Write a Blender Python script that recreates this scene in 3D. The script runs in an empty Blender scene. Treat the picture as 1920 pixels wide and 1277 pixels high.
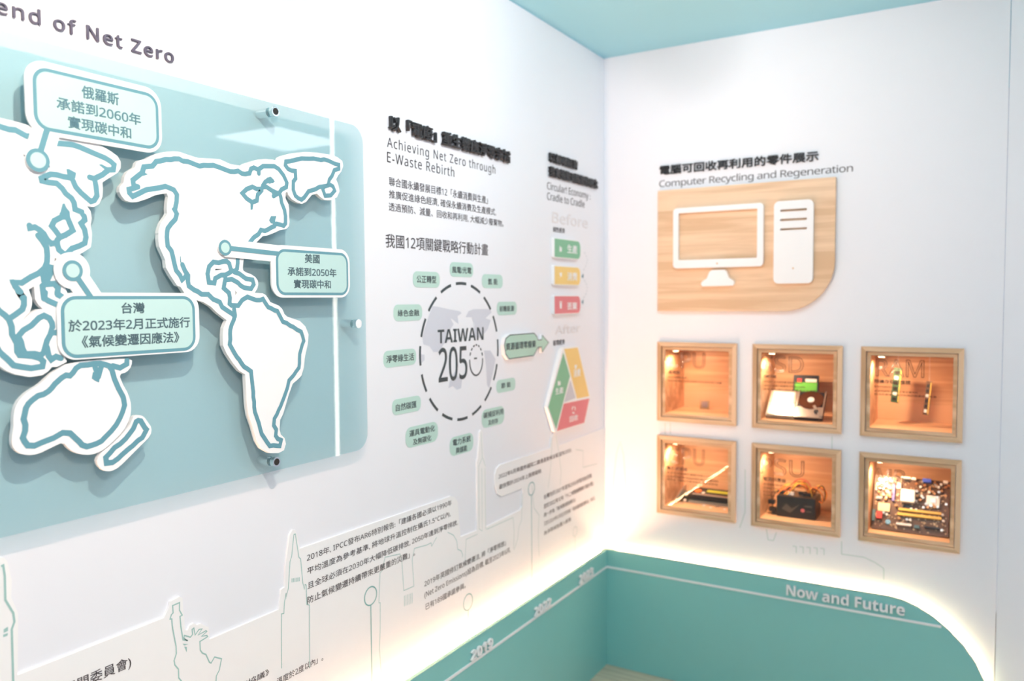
import bpy, bmesh, math, random
from mathutils import Vector, Matrix
from mathutils.geometry import tessellate_polygon
sc = bpy.context.scene
COL = sc.collection
random.seed(4)

# ------------------------------------------------------------------ camera
FPX = 1495.1173; YAW = .5368; PITCH = -.0514; ROLL = .0068
CAM = Vector((1.344, -2.9944, 1.5))
def _rot():
    Rz = Matrix.Rotation(YAW, 3, 'Z'); Rx = Matrix.Rotation(PITCH, 3, 'X'); Ry = Matrix.Rotation(ROLL, 3, 'Y')
    return Rz @ Rx @ Ry
M3 = _rot()
cam_d = bpy.data.cameras.new('camera'); cam = bpy.data.objects.new('camera', cam_d); COL.objects.link(cam)
cam_d.sensor_width = 36; cam_d.lens = FPX * 36 / 1920; cam_d.clip_start = .02
rt, fw, up = M3.col[0], M3.col[1], M3.col[2]
cm = Matrix.Identity(4)
for i in range(3):
    cm[i][0] = rt[i]; cm[i][1] = up[i]; cm[i][2] = -fw[i]; cm[i][3] = CAM[i]
cam.matrix_world = cm
cam_d.dof.use_dof = True; cam_d.dof.focus_distance = 1.66; cam_d.dof.aperture_fstop = 2.6
sc.camera = cam

# ------------------------------------------------------------------ view, world, lamps
sc.view_settings.view_transform = 'Standard'
sc.view_settings.look = 'None'
sc.view_settings.gamma = 1
sc.view_settings.use_curve_mapping = False
sc.view_settings.exposure = -0.12
sc.cycles.use_denoising = True
sc.cycles.max_bounces = 10; sc.cycles.transparent_max_bounces = 24
sc.cycles.caustics_reflective = False; sc.cycles.caustics_refractive = False
sc.cycles.sample_clamp_indirect = 10
w = bpy.data.worlds.new('world'); sc.world = w; w.use_nodes = True
bg = w.node_tree.nodes['Background']
bg.inputs[0].default_value = (.82, .90, 1.08, 1); bg.inputs[1].default_value = .52
E_PANEL = 11.0; E_LED = 370.0; E_LEDV = 24.0; P_NICHE = .5
SPOTS = [  # location, aim, watts, cone degrees, blend, colour
    ((1.10, -2.50, 2.40), (0.0, -2.25, 1.45), 92, 104, 1.0, (1, .83, .68)),
    ((0.85, -1.35, 2.40), (0.0, -0.85, 2.30), 29, 135, 1.0, (1, .96, .95)),  # added washer spot, out of view, lifts the upper left wall
    ((0.75, -1.05, 2.40), (0.75, 0.0, 2.0), 15, 120, 1.0, (1, .96, .94)),
]

# ------------------------------------------------------------------ materials
def lin(c):
    return tuple((x / 255 / 12.92) if x / 255 <= .04045 else ((x / 255 + .055) / 1.055) ** 2.4 for x in c)
MATS = {}
def mat(name, rgb, rough=.5, metal=0, coat=0, spec=.5, var=.04, scale=30, bump=0):
    if name in MATS: return MATS[name]
    m = bpy.data.materials.new(name); m.use_nodes = True; nt = m.node_tree; b = nt.nodes['Principled BSDF']
    c = lin(rgb)
    n = nt.nodes.new('ShaderNodeTexNoise'); n.inputs['Scale'].default_value = scale; n.inputs['Detail'].default_value = 3
    tc = nt.nodes.new('ShaderNodeTexCoord'); nt.links.new(tc.outputs['Object'], n.inputs['Vector'])
    mx = nt.nodes.new('ShaderNodeMix'); mx.data_type = 'RGBA'
    mx.inputs['A'].default_value = (*[x * (1 - var) for x in c], 1); mx.inputs['B'].default_value = (*[min(1, x * (1 + var)) for x in c], 1)
    nt.links.new(n.outputs['Fac'], mx.inputs['Factor']); nt.links.new(mx.outputs['Result'], b.inputs['Base Color'])
    b.inputs['Roughness'].default_value = rough; b.inputs['Metallic'].default_value = metal
    b.inputs['Coat Weight'].default_value = coat; b.inputs['Specular IOR Level'].default_value = spec
    if bump:
        bp = nt.nodes.new('ShaderNodeBump'); bp.inputs['Strength'].default_value = bump; bp.inputs['Distance'].default_value = .001
        n2 = nt.nodes.new('ShaderNodeTexNoise'); n2.inputs['Scale'].default_value = 400; nt.links.new(tc.outputs['Object'], n2.inputs['Vector'])
        nt.links.new(n2.outputs['Fac'], bp.inputs['Height']); nt.links.new(bp.outputs['Normal'], b.inputs['Normal'])
    MATS[name] = m; return m
def emit(name, rgb, s):
    m = bpy.data.materials.new(name); m.use_nodes = True; nt = m.node_tree
    nt.nodes.remove(nt.nodes['Principled BSDF']); e = nt.nodes.new('ShaderNodeEmission')
    e.inputs[0].default_value = (*rgb, 1); e.inputs[1].default_value = s
    nt.links.new(e.outputs[0], nt.nodes['Material Output'].inputs[0]); MATS[name] = m; return m
def wood(name, c1, c2, axis=0, rough=.45, fine=1.0):
    m = bpy.data.materials.new(name); m.use_nodes = True; nt = m.node_tree; b = nt.nodes['Principled BSDF']
    tc = nt.nodes.new('ShaderNodeTexCoord'); mp = nt.nodes.new('ShaderNodeMapping'); nt.links.new(tc.outputs['Object'], mp.inputs[0])
    s = [38 * fine] * 3; s[axis] = 2.2 * fine; mp.inputs['Scale'].default_value = s
    n = nt.nodes.new('ShaderNodeTexNoise'); n.inputs['Scale'].default_value = 1; n.inputs['Detail'].default_value = 6; n.inputs['Distortion'].default_value = .6
    nt.links.new(mp.outputs[0], n.inputs['Vector'])
    n2 = nt.nodes.new('ShaderNodeTexNoise'); n2.inputs['Scale'].default_value = .22; nt.links.new(mp.outputs[0], n2.inputs['Vector'])
    ad = nt.nodes.new('ShaderNodeMath'); ad.operation = 'ADD'; nt.links.new(n.outputs['Fac'], ad.inputs[0]); nt.links.new(n2.outputs['Fac'], ad.inputs[1])
    r = nt.nodes.new('ShaderNodeValToRGB'); r.color_ramp.elements[0].position = .78; r.color_ramp.elements[1].position = 1.22 if False else 1.0
    dv = nt.nodes.new('ShaderNodeMath'); dv.operation = 'MULTIPLY'; dv.inputs[1].default_value = .88; nt.links.new(ad.outputs[0], dv.inputs[0])
    r.color_ramp.elements[0].color = (*lin(c2), 1); r.color_ramp.elements[1].color = (*lin(c1), 1)
    nt.links.new(dv.outputs[0], r.inputs[0]); nt.links.new(r.outputs[0], b.inputs['Base Color']); b.inputs['Roughness'].default_value = rough
    MATS[name] = m; return m
def clear(name, rough=.03, tint=(1, 1, 1), diff=None, fac=.2, refl=True, ior=1.45):
    m = bpy.data.materials.new(name); m.use_nodes = True; nt = m.node_tree
    nt.nodes.remove(nt.nodes['Principled BSDF']); out = nt.nodes['Material Output']
    tr = nt.nodes.new('ShaderNodeBsdfTransparent'); tr.inputs[0].default_value = (*tint, 1); last = tr.outputs[0]
    if diff:
        d = nt.nodes.new('ShaderNodeBsdfDiffuse'); d.inputs[0].default_value = (*lin(diff), 1)
        mx = nt.nodes.new('ShaderNodeMixShader'); mx.inputs[0].default_value = fac
        nt.links.new(last, mx.inputs[1]); nt.links.new(d.outputs[0], mx.inputs[2]); last = mx.outputs[0]
    if refl:
        g = nt.nodes.new('ShaderNodeBsdfGlossy'); g.inputs['Roughness'].default_value = rough
        f = nt.nodes.new('ShaderNodeFresnel'); f.inputs[0].default_value = ior
        ge = nt.nodes.new('ShaderNodeNewGeometry'); iv = nt.nodes.new('ShaderNodeMath'); iv.operation = 'SUBTRACT'; iv.inputs[0].default_value = 1
        nt.links.new(ge.outputs['Backfacing'], iv.inputs[1]); ml = nt.nodes.new('ShaderNodeMath'); ml.operation = 'MULTIPLY'
        nt.links.new(f.outputs[0], ml.inputs[0]); nt.links.new(iv.outputs[0], ml.inputs[1])
        mx = nt.nodes.new('ShaderNodeMixShader'); nt.links.new(ml.outputs[0], mx.inputs[0])
        nt.links.new(last, mx.inputs[1]); nt.links.new(g.outputs[0], mx.inputs[2]); last = mx.outputs[0]
    nt.links.new(last, out.inputs[0]); MATS[name] = m; return m

WHITE = mat('wall_white', (240, 241, 247), .55, var=.01, scale=6)
BOARDW = mat('board_white', (246, 246, 247), .45, var=.01)
CEIL = mat('ceiling_teal', (150, 210, 228), .6, var=.02, scale=3)
TEAL = mat('wainscot_teal', (136, 204, 201), .42, var=.03, scale=4, bump=.05)
TEALTOP = mat('panel_edge_pale', (150, 190, 180), .5, var=.02)
COAST = mat('coast_blue', (100, 154, 170), .5, var=.02)
OUTL = mat('callout_border_blue', (102, 155, 170), .5, var=.02)
FILL = mat('callout_fill_mint', (190, 222, 220), .5, var=.02)
INK = mat('ink_dark', (58, 54, 60), .5, var=.05)
INKT = mat('ink_slate', (92, 132, 146), .5, var=.05)
INKC = mat('ink_callout', (78, 104, 114), .5, var=.05)
INKM = mat('ink_charcoal_blue', (58, 72, 78), .5, var=.05)
TITLE = mat('ink_purple_grey', (96, 92, 112), .5, var=.05)
GHOST = mat('ink_ghost', (231, 228, 230), .5, var=.02)
BLACKL = mat('letter_black', (38, 38, 42), .35, var=.1)
MINT = mat('plate_mint', (190, 222, 212), .5, var=.03, scale=8)
MAPG = mat('globe_grey', (212, 215, 226), .5, var=.01)
LINE = mat('skyline_line', (162, 200, 196), .5, var=.02)
LINEF = mat('skyline_line_faint', (202, 218, 216), .5, var=.02)
MARK = mat('marker_teal', (120, 178, 176), .5, var=.02)
GREEN = mat('card_green', (126, 190, 154), .45, var=.05, scale=10)
GREEN2 = mat('arrow_green', (180, 214, 198), .45, var=.03, scale=10)
YELLOW = mat('card_yellow', (244, 210, 130), .45, var=.05, scale=10)
RED = mat('card_red', (224, 126, 134), .45, var=.05, scale=10)
CHROME = mat('chrome', (236, 240, 242), .14, metal=1, var=.02)
DARKM = mat('dark_recess', (40, 34, 32), .4, var=.05)
OAK = wood('oak_light', (236, 202, 166), (202, 164, 124), 0)
OAKV = wood('oak_light_upright', (232, 196, 160), (196, 158, 120), 2)
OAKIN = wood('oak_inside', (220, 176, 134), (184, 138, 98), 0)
OAKS = wood('oak_sign', (242, 208, 174), (220, 182, 144), 0)
FLOORW = wood('floor_oak', (222, 204, 180), (196, 176, 152), 0, .35)
LED = emit('led_warm', (1, .54, .30), E_LED)
LEDR = emit('led_warm_right', (1, .54, .30), E_LED * .42)
LEDV = emit('led_white', (1, .88, .76), E_LEDV)
PANEL = emit('led_panel_white', (.93, .96, 1.02), E_PANEL)
LENS = emit('spot_lens', (1, .9, .8), 8)
BULB = emit('niche_led', (1, .72, .42), 30)
ACRY = clear('acrylic_clear', .015)
FILM = clear('acrylic_blue_film', .1, tint=(.665, .862, .89), diff=(186, 208, 212), fac=.25, refl=False)
GLASS = clear('niche_glass', .01)
PCBG = mat('pcb_green', (60, 92, 66), .4, var=.2, scale=60)
PCBB = mat('pcb_brown', (96, 66, 44), .4, var=.2, scale=60)
BLK = mat('black_plastic', (34, 32, 34), .35, var=.1)
STEEL = mat('brushed_steel', (205, 200, 192), .28, metal=.8, var=.05)
SILV = mat('silver_label', (228, 224, 216), .4, var=.03)
GOLD = mat('gold_yellow', (226, 184, 84), .4, var=.05)

# ------------------------------------------------------------------ geometry helpers
def ray(px, py):
    return M3 @ Vector(((px - 960) / FPX, 1, -(py - 638.5) / FPX))
def L(px, py, o=0.0):                    # point of the left wall, o in front of it -> (y, z)
    d = ray(px, py); t = (o - CAM.x) / d.x; p = CAM + t * d; return (p.y, p.z)
def R(px, py, o=0.0):                    # point of the right wall, o in front of it -> (x, z)
    d = ray(px, py); t = (-o - CAM.y) / d.y; p = CAM + t * d; return (p.x, p.z)
def S(wall): return L if wall == 'L' else R
def at_z(wall, px, z, o=0.0):            # where height z on the wall meets image column px
    n = M3.col[0] - M3.col[1] * ((px - 960) / FPX)
    if wall == 'L':
        return CAM.y - (n.x * (o - CAM.x) + n.z * (z - CAM.z)) / n.y
    return CAM.x - (n.y * (-o - CAM.y) + n.z * (z - CAM.z)) / n.x
def P3(wall, u, z, o):
    return Vector((o, u, z)) if wall == 'L' else Vector((u, -o, z))
def K(ox, oy, s, pts):                   # tracing sheets: scaled detail -> picture coordinates
    return [(ox + a / s, oy + b / s) for a, b in pts]
def link(name, me, m, parent=None):
    o = bpy.data.objects.new(name, me); COL.objects.link(o)
    for x in (m if isinstance(m, (list, tuple)) else [m]): me.materials.append(x)
    if parent: o.parent = parent
    return o
def tag(o, label=None, cat=None, group=None, kind=None):
    if label: o['label'] = label
    if cat: o['category'] = cat
    if group: o['group'] = group
    if kind: o['kind'] = kind
    return o
def thing(name, label, cat, group=None):
    o = bpy.data.objects.new(name, None); COL.objects.link(o); o.empty_display_size = .05
    return tag(o, label, cat, group)
def prism(name, loops, o0, o1, m, wall='L', parent=None):
    """flat cut-out between two offsets from the wall; loops = [outer, hole, ...] in wall metres"""
    vs = []; faces = []
    flat = [p for lp in loops for p in lp]; n = len(flat)
    vs = [P3(wall, u, z, o1) for u, z in flat] + [P3(wall, u, z, o0) for u, z in flat]
    tris = tessellate_polygon([[Vector((u, z, 0)) for u, z in lp] for lp in loops])
    for t in tris:
        faces.append(tuple(t)); faces.append(tuple(n + i for i in reversed(t)))
    k = 0
    for lp in loops:
        c = len(lp)
        for i in range(c):
            a, b = k + i, k + (i + 1) % c
            faces.append((a, b, n + b, n + a))
        k += c
    me = bpy.data.meshes.new(name); me.from_pydata(vs, [], faces)
    bm = bmesh.new(); bm.from_mesh(me); bmesh.ops.recalc_face_normals(bm, faces=bm.faces); bm.to_mesh(me); bm.free()
    return link(name, me, m, parent)
def flat(name, lp, o, m, wall='L', parent=None):
    me = bpy.data.meshes.new(name)
    tris = tessellate_polygon([[Vector((u, z, 0)) for u, z in lp]])
    me.from_pydata([P3(wall, u, z, o) for u, z in lp], [], [tuple(t) for t in tris])
    return link(name, me, m, parent)
def pxl(pts, o, wall='L'): return [S(wall)(a, b, o) for a, b in pts]
def ribbon_data(paths, wd, o, wall):
    vs, fs = [], []
    for kp, pts in enumerate(paths):
        q = [Vector(p) for p in pts]; n = len(q); oo = o + kp * 1e-6
        closed = (q[0] - q[-1]).length < 1e-6
        if closed: q = q[:-1]; n -= 1
        base = len(vs)
        for i in range(n):
            a = q[i - 1] if (closed or i > 0) else None
            b = q[(i + 1) % n] if (closed or i < n - 1) else None
            d1 = (q[i] - a).normalized() if a is not None else None
            d2 = (b - q[i]).normalized() if b is not None else None
            if d1 is None: d1 = d2
            if d2 is None: d2 = d1
            n1 = Vector((-d1.y, d1.x)); n2 = Vector((-d2.y, d2.x)); mm = n1 + n2
            if mm.length < .3: mm = n1
            mm.normalize(); k = min(1.5, 1 / max(.3, mm.dot(n1)))
            for s in (1, -1):
                p = q[i] + mm * s * wd / 2 * k; vs.append(P3(wall, p.x, p.y, oo))
        for i in range(n if closed else n - 1):
            j = (i + 1) % n
            fs.append((base + 2 * i, base + 2 * i + 1, base + 2 * j + 1, base + 2 * j))
    return vs, fs
def ribbon(name, paths, wd, o, m, wall='L', parent=None, polys=(), caps=True):
    vs, fs = ribbon_data(paths, wd, o, wall)
    nc = 0
    if caps and wd > .004:
        for pts in paths:
            for p in pts:
                b = len(vs); nc += 1
                for k in range(10):
                    a = k * math.tau / 10; vs.append(P3(wall, p[0] + math.cos(a) * wd / 2, p[1] + math.sin(a) * wd / 2, o + .00004 + nc * 6e-7))
                fs.append(tuple(range(b, b + 10)))
    for kk, lp in enumerate(polys):
        b = len(vs); vs += [P3(wall, u, z, o + .00002 + kk * 1e-6) for u, z in lp]
        fs += [tuple(b + i for i in t) for t in tessellate_polygon([[Vector((u, z, 0)) for u, z in lp]])]
    me = bpy.data.meshes.new(name); me.from_pydata(vs, [], fs)
    return link(name, me, m, parent)
def rrect(u0, u1, z0, z1, r, n=6, rs=None):
    rs = rs or (r, r, r, r); out = []   # corners: bottom-left, bottom-right, top-right, top-left
    for (cx, cz, rr, a0) in ((u0 + rs[0], z0 + rs[0], rs[0], 180), (u1 - rs[1], z0 + rs[1], rs[1], 270), (u1 - rs[2], z1 - rs[2], rs[2], 0), (u0 + rs[3], z1 - rs[3], rs[3], 90)):
        if rr < 1e-5: out.append((cx, cz)); continue
        for k in range(n + 1):
            a = math.radians(a0 + 90 * k / n); out.append((cx + rr * math.cos(a), cz + rr * math.sin(a)))
    return out
def rect_px(wall, x0, x1, yt, yb, o):    # upright rectangle from image columns and the two heights at its left side
    f = S(wall); zt = f(x0, yt, o)[1]; zb = f(x0, yb, o)[1]; zm = (zt + zb) / 2
    return at_z(wall, x0, zm, o), at_z(wall, x1, zm, o), zb, zt
def circ(u, z, ru, rz=None, n=28): return [(u + ru * math.cos(k * math.tau / n), z + (rz or ru) * math.sin(k * math.tau / n)) for k in range(n)]
def bmobj(name, fn, m, parent=None):
    bm = bmesh.new(); fn(bm); me = bpy.data.meshes.new(name); bm.to_mesh(me); bm.free(); return link(name, me, m, parent)
def abox(bm, x0, x1, y0, y1, z0, z1, bev=0, X=None):
    r = bmesh.ops.create_cube(bm, size=1)['verts']
    mtx = Matrix.Translation(((x0 + x1) / 2, (y0 + y1) / 2, (z0 + z1) / 2)) @ Matrix.Diagonal((x1 - x0, y1 - y0, z1 - z0, 1))
    bmesh.ops.transform(bm, matrix=mtx, verts=r)
    if bev:
        es = list({e for v in r for e in v.link_edges}); rr = bmesh.ops.bevel(bm, geom=es, offset=bev, segments=2, affect='EDGES')
        r = list({v for f in rr['faces'] for v in f.verts} | {v for v in r if v.is_valid})
    if X: bmesh.ops.transform(bm, matrix=X, verts=[v for v in r if v.is_valid])
def acyl(bm, a, b, r0, r1=None, seg=20, X=None):
    a = Vector(a); b = Vector(b); d = b - a
    q = d.to_track_quat('Z', 'Y').to_matrix().to_4x4()
    r = bmesh.ops.create_cone(bm, cap_ends=True, segments=seg, radius1=r0, radius2=r0 if r1 is None else r1, depth=d.length)['verts']
    bmesh.ops.transform(bm, matrix=Matrix.Translation((a + b) / 2) @ q, verts=r)
    if X: bmesh.ops.transform(bm, matrix=X, verts=r)
def box(name, b, m, parent=None, bev=0, X=None): return bmobj(name, lambda bm: abox(bm, *b, bev, X), m, parent)
def cyl(name, a, b, r, m, parent=None, r1=None, seg=20, X=None): return bmobj(name, lambda bm: acyl(bm, a, b, r, r1, seg, X), m, parent)
def tube(name, pts, r, m, parent=None, seg=6):
    c = bpy.data.curves.new(name, 'CURVE'); c.dimensions = '3D'; c.bevel_depth = r; c.bevel_resolution = 2; c.resolution_u = 5
    sp = c.splines.new('NURBS'); sp.points.add(len(pts) - 1)
    for q, p in zip(sp.points, pts): q.co = (*p, 1)
    sp.use_endpoint_u = True; sp.order_u = 3
    t = bpy.data.objects.new('t', c); COL.objects.link(t); dg = bpy.context.evaluated_depsgraph_get()
    me = bpy.data.meshes.new_from_object(t.evaluated_get(dg)); me.name = name; me.materials.clear()
    bpy.data.objects.remove(t); bpy.data.curves.remove(c)
    return link(name, me, m, parent)

# ------------------------------------------------------------------ lettering
_tc = bpy.data.curves.new('lettering', 'FONT'); _to = bpy.data.objects.new('lettering', _tc); COL.objects.link(_to)
BOLD = [False]
def sans(s):                             # plain grotesque letterforms for Latin letters and digits
    out = ''
    for ch in s:
        c = ord(ch); b = BOLD[0]
        if 65 <= c <= 90: out += chr((0x1D5D4 if b else 0x1D5A0) + c - 65)
        elif 97 <= c <= 122: out += chr((0x1D5EE if b else 0x1D5BA) + c - 97)
        elif 48 <= c <= 57: out += chr((0x1D7EC if b else 0x1D7E2) + c - 48)
        else: out += ch
    return out
def text_mesh(s, extrude=0, offset=0, space=1.0, outline=0, res=3):
    _tc.body = sans(s); _tc.extrude = extrude; _tc.space_character = space; _tc.resolution_u = res
    _tc.fill_mode = 'NONE' if outline else 'BOTH'
    _tc.bevel_depth = outline or max(0, offset); _tc.bevel_resolution = 0
    dg = bpy.context.evaluated_depsgraph_get(); dg.update()
    me = bpy.data.meshes.new_from_object(_to.evaluated_get(dg)); me.materials.clear(); return me
def bounds(me):
    xs = [v.co.x for v in me.vertices]; ys = [v.co.y for v in me.vertices]; return min(xs), max(xs), min(ys), max(ys)
_ref = {}
def ref(kind, offset):
    k = (kind, round(offset, 4), BOLD[0])
    if k not in _ref:
        b = bounds(text_mesh('國' if kind == 'c' else 'H', offset=offset)); _ref[k] = (b[2], b[3])
    return _ref[k]
def write(s, x0, x1, yt, yb, o, m, wall='L', parent=None, name='printed_text', kind='c', depth=0, offset=0.0, outline=0, space=None, split=False, label=None, bold=False):
    """put a line of writing on a wall between two image columns; yt, yb = top and foot of its first character"""
    BOLD[0] = bold
    u0, u1, zb, zt = rect_px(wall, x0, x1, yt, yb, o)
    r0, r1 = ref(kind, offset); sz = (zt - zb) / (r1 - r0)
    sp = 1.0
    if space:
        a = bounds(text_mesh(s, offset=offset)); b = bounds(text_mesh(s, offset=offset, space=1.3))
        wa, wb = a[1] - a[0], b[1] - b[0]; tgt = (u1 - u0) / (sz * space); sp = 1 + .3 * (tgt - wa) / (wb - wa)
    me = text_mesh(s, offset=offset, space=sp, outline=outline)
    bx0, bx1, _, _ = bounds(me); sx = (u1 - u0) / (bx1 - bx0)
    def place(me, dep):
        for v in me.vertices:
            v.co = P3(wall, u0 + (v.co.x - bx0) * sx, zb + (v.co.y - r0) * sz, o + (dep * (v.co.z / (.1 + max(offset, 0)) + 1) / 2 if dep else v.co.z * sz))
    if not split:
        if depth: me = text_mesh(s, extrude=.1, offset=offset, space=sp)
        place(me, depth); me.name = name
        ob = link(name, me, m, parent)
        return tag(ob, label)
    # each raised letter a piece of its own
    me = text_mesh(s, extrude=.1, offset=offset, space=sp); whole = bounds(me)
    adv = []
    for i in range(len(s)):
        b = bounds(text_mesh(s[:i + 1], offset=offset, space=sp)) if s[:i + 1].strip() else None
        adv.append(b)
    root = None
    for i, ch in enumerate(s):
        if ch.isspace(): continue
        mc = text_mesh(ch, extrude=.1, offset=offset); cb = bounds(mc)
        if adv[i] is None: continue
        # right edge of the run so far is this letter's right edge (or its own when narrower than the last)
        pre = [b for b in adv[:i] if b]
        shift = adv[i][1] - cb[1]
        for v in mc.vertices: v.co.x += shift
        place(mc, depth); mc.name = name
        link(name, mc, m, parent)
    return parent

# ------------------------------------------------------------------ the setting
H = 2.4645; WL = .032; WR = .045
S_BOX = .3101; XS = (.2349, .6042, .9743); ZR = (1.3296, .9611); INS = .030; DEP = .22
X_END = 1.39
wl = tag(prism('wall_left', [[(-3.9, 0), (0, 0), (0, H), (-3.9, H)]], -.02, 0, WHITE, 'L'), kind='structure')
holes = [[(x + INS - .006, zt - S_BOX + INS - .006), (x + S_BOX - INS + .006, zt - S_BOX + INS - .006), (x + S_BOX - INS + .006, zt - INS + .006), (x + INS - .006, zt - INS + .006)] for zt in ZR for x in XS]
wr = tag(prism('wall_right', [[(0, 0), (X_END, 0), (X_END, H), (0, H)]] + holes, -.012, 0, WHITE, 'R'), kind='structure')
tag(prism('trim_1', [[(X_END + .002, 0), (1.53, 0), (1.53, H), (X_END + .002, H)]], -.012, .003, WHITE, 'R'), kind='structure')
ce = tag(box('ceiling', (0, 3.4, -3.9, 1.4, H, H + .03), CEIL), kind='structure')
fl = thing('floor', None, None); tag(fl, kind='structure')
box('floor_slab', (-.02, 3.4, -3.9, 1.4, -.05, -.009), DARKM, fl)
pm = None; yy = 0.0; k = 0
while yy > -3.9:
    off = (k * .47) % 1.2
    xs = [0] + [off + j * 1.2 for j in range(4) if 0 < off + j * 1.2 < 3.4] + [3.4]
    for a, b in zip(xs[:-1], xs[1:]):
        box('plank', (a + .001, b - .001, yy - .149, yy - .001, -.009, 0), FLOORW, fl)
    yy -= .15; k += 1

# ceiling light panel seen in the acrylic, added unseen fill panels, spotlights
def ceiling_panel(x, y, label):
    t = thing('ceiling_light', label, 'light', 'square ceiling light panels')
    a, b, c, d = x - .29, x + .29, y - .31, y + .31
    bmobj('frame', lambda bm: [abox(bm, a, b, c, c + .03, H - .015, H), abox(bm, a, b, d - .03, d, H - .015, H), abox(bm, a, a + .03, c + .03, d - .03, H - .015, H), abox(bm, b - .03, b, c + .03, d - .03, H - .015, H)], BOARDW, t)
    box('diffuser', (a + .03, b - .03, c + .03, d - .03, H - .01, H - .002), PANEL, t)
ceiling_panel(2.34, .41, 'square white ceiling light panel beyond the end of the display wall')
ceiling_panel(1.35, -1.85, 'added unseen fill light panel between the map and the camera')  # fill panel added out of view to brighten the upper walls
ceiling_panel(2.35, -2.55, 'added unseen fill light panel right of the camera')  # made-up panel outside the frame, lights the walls from farther off
ceiling_panel(2.35, -3.45, 'added unseen fill light panel behind the camera')  # second far fill light, added for even wall brightness
def lamp(name, kind, loc, aim, watts, col, parent=None, **kw):
    ld = bpy.data.lights.new(name, kind); ld.energy = watts; ld.color = col
    for a, b in kw.items(): setattr(ld, a, b)
    o = bpy.data.objects.new(name, ld); COL.objects.link(o); o.location = loc
    o.rotation_euler = (Vector(aim) - Vector(loc)).to_track_quat('-Z', 'Y').to_euler()
    if parent: o.parent = parent
    return o
for i, (loc, aim, wt, cone, bl, col) in enumerate(SPOTS):
    t = thing('ceiling_spotlight', ['white ceiling spotlight above the world map', 'added unseen wall-washer spotlight brightening the wall above the sustainability texts', 'white ceiling spotlight in front of the wooden computer sign'][i], 'light')
    l = Vector(loc); d = (Vector(aim) - l).normalized()
    cyl('stem', (l.x, l.y, H), l - d * .03, .008, BOARDW, t)
    cyl('housing', l - d * .10, l - d * .012, .03, BOARDW, t, r1=.036)
    cyl('lens', l - d * .014, l - d * .010, .028, LENS, t)
    lamp('bulb', 'SPOT', loc, aim, wt, col, t, spot_size=math.radians(cone), spot_blend=bl, shadow_soft_size=.022)

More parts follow.
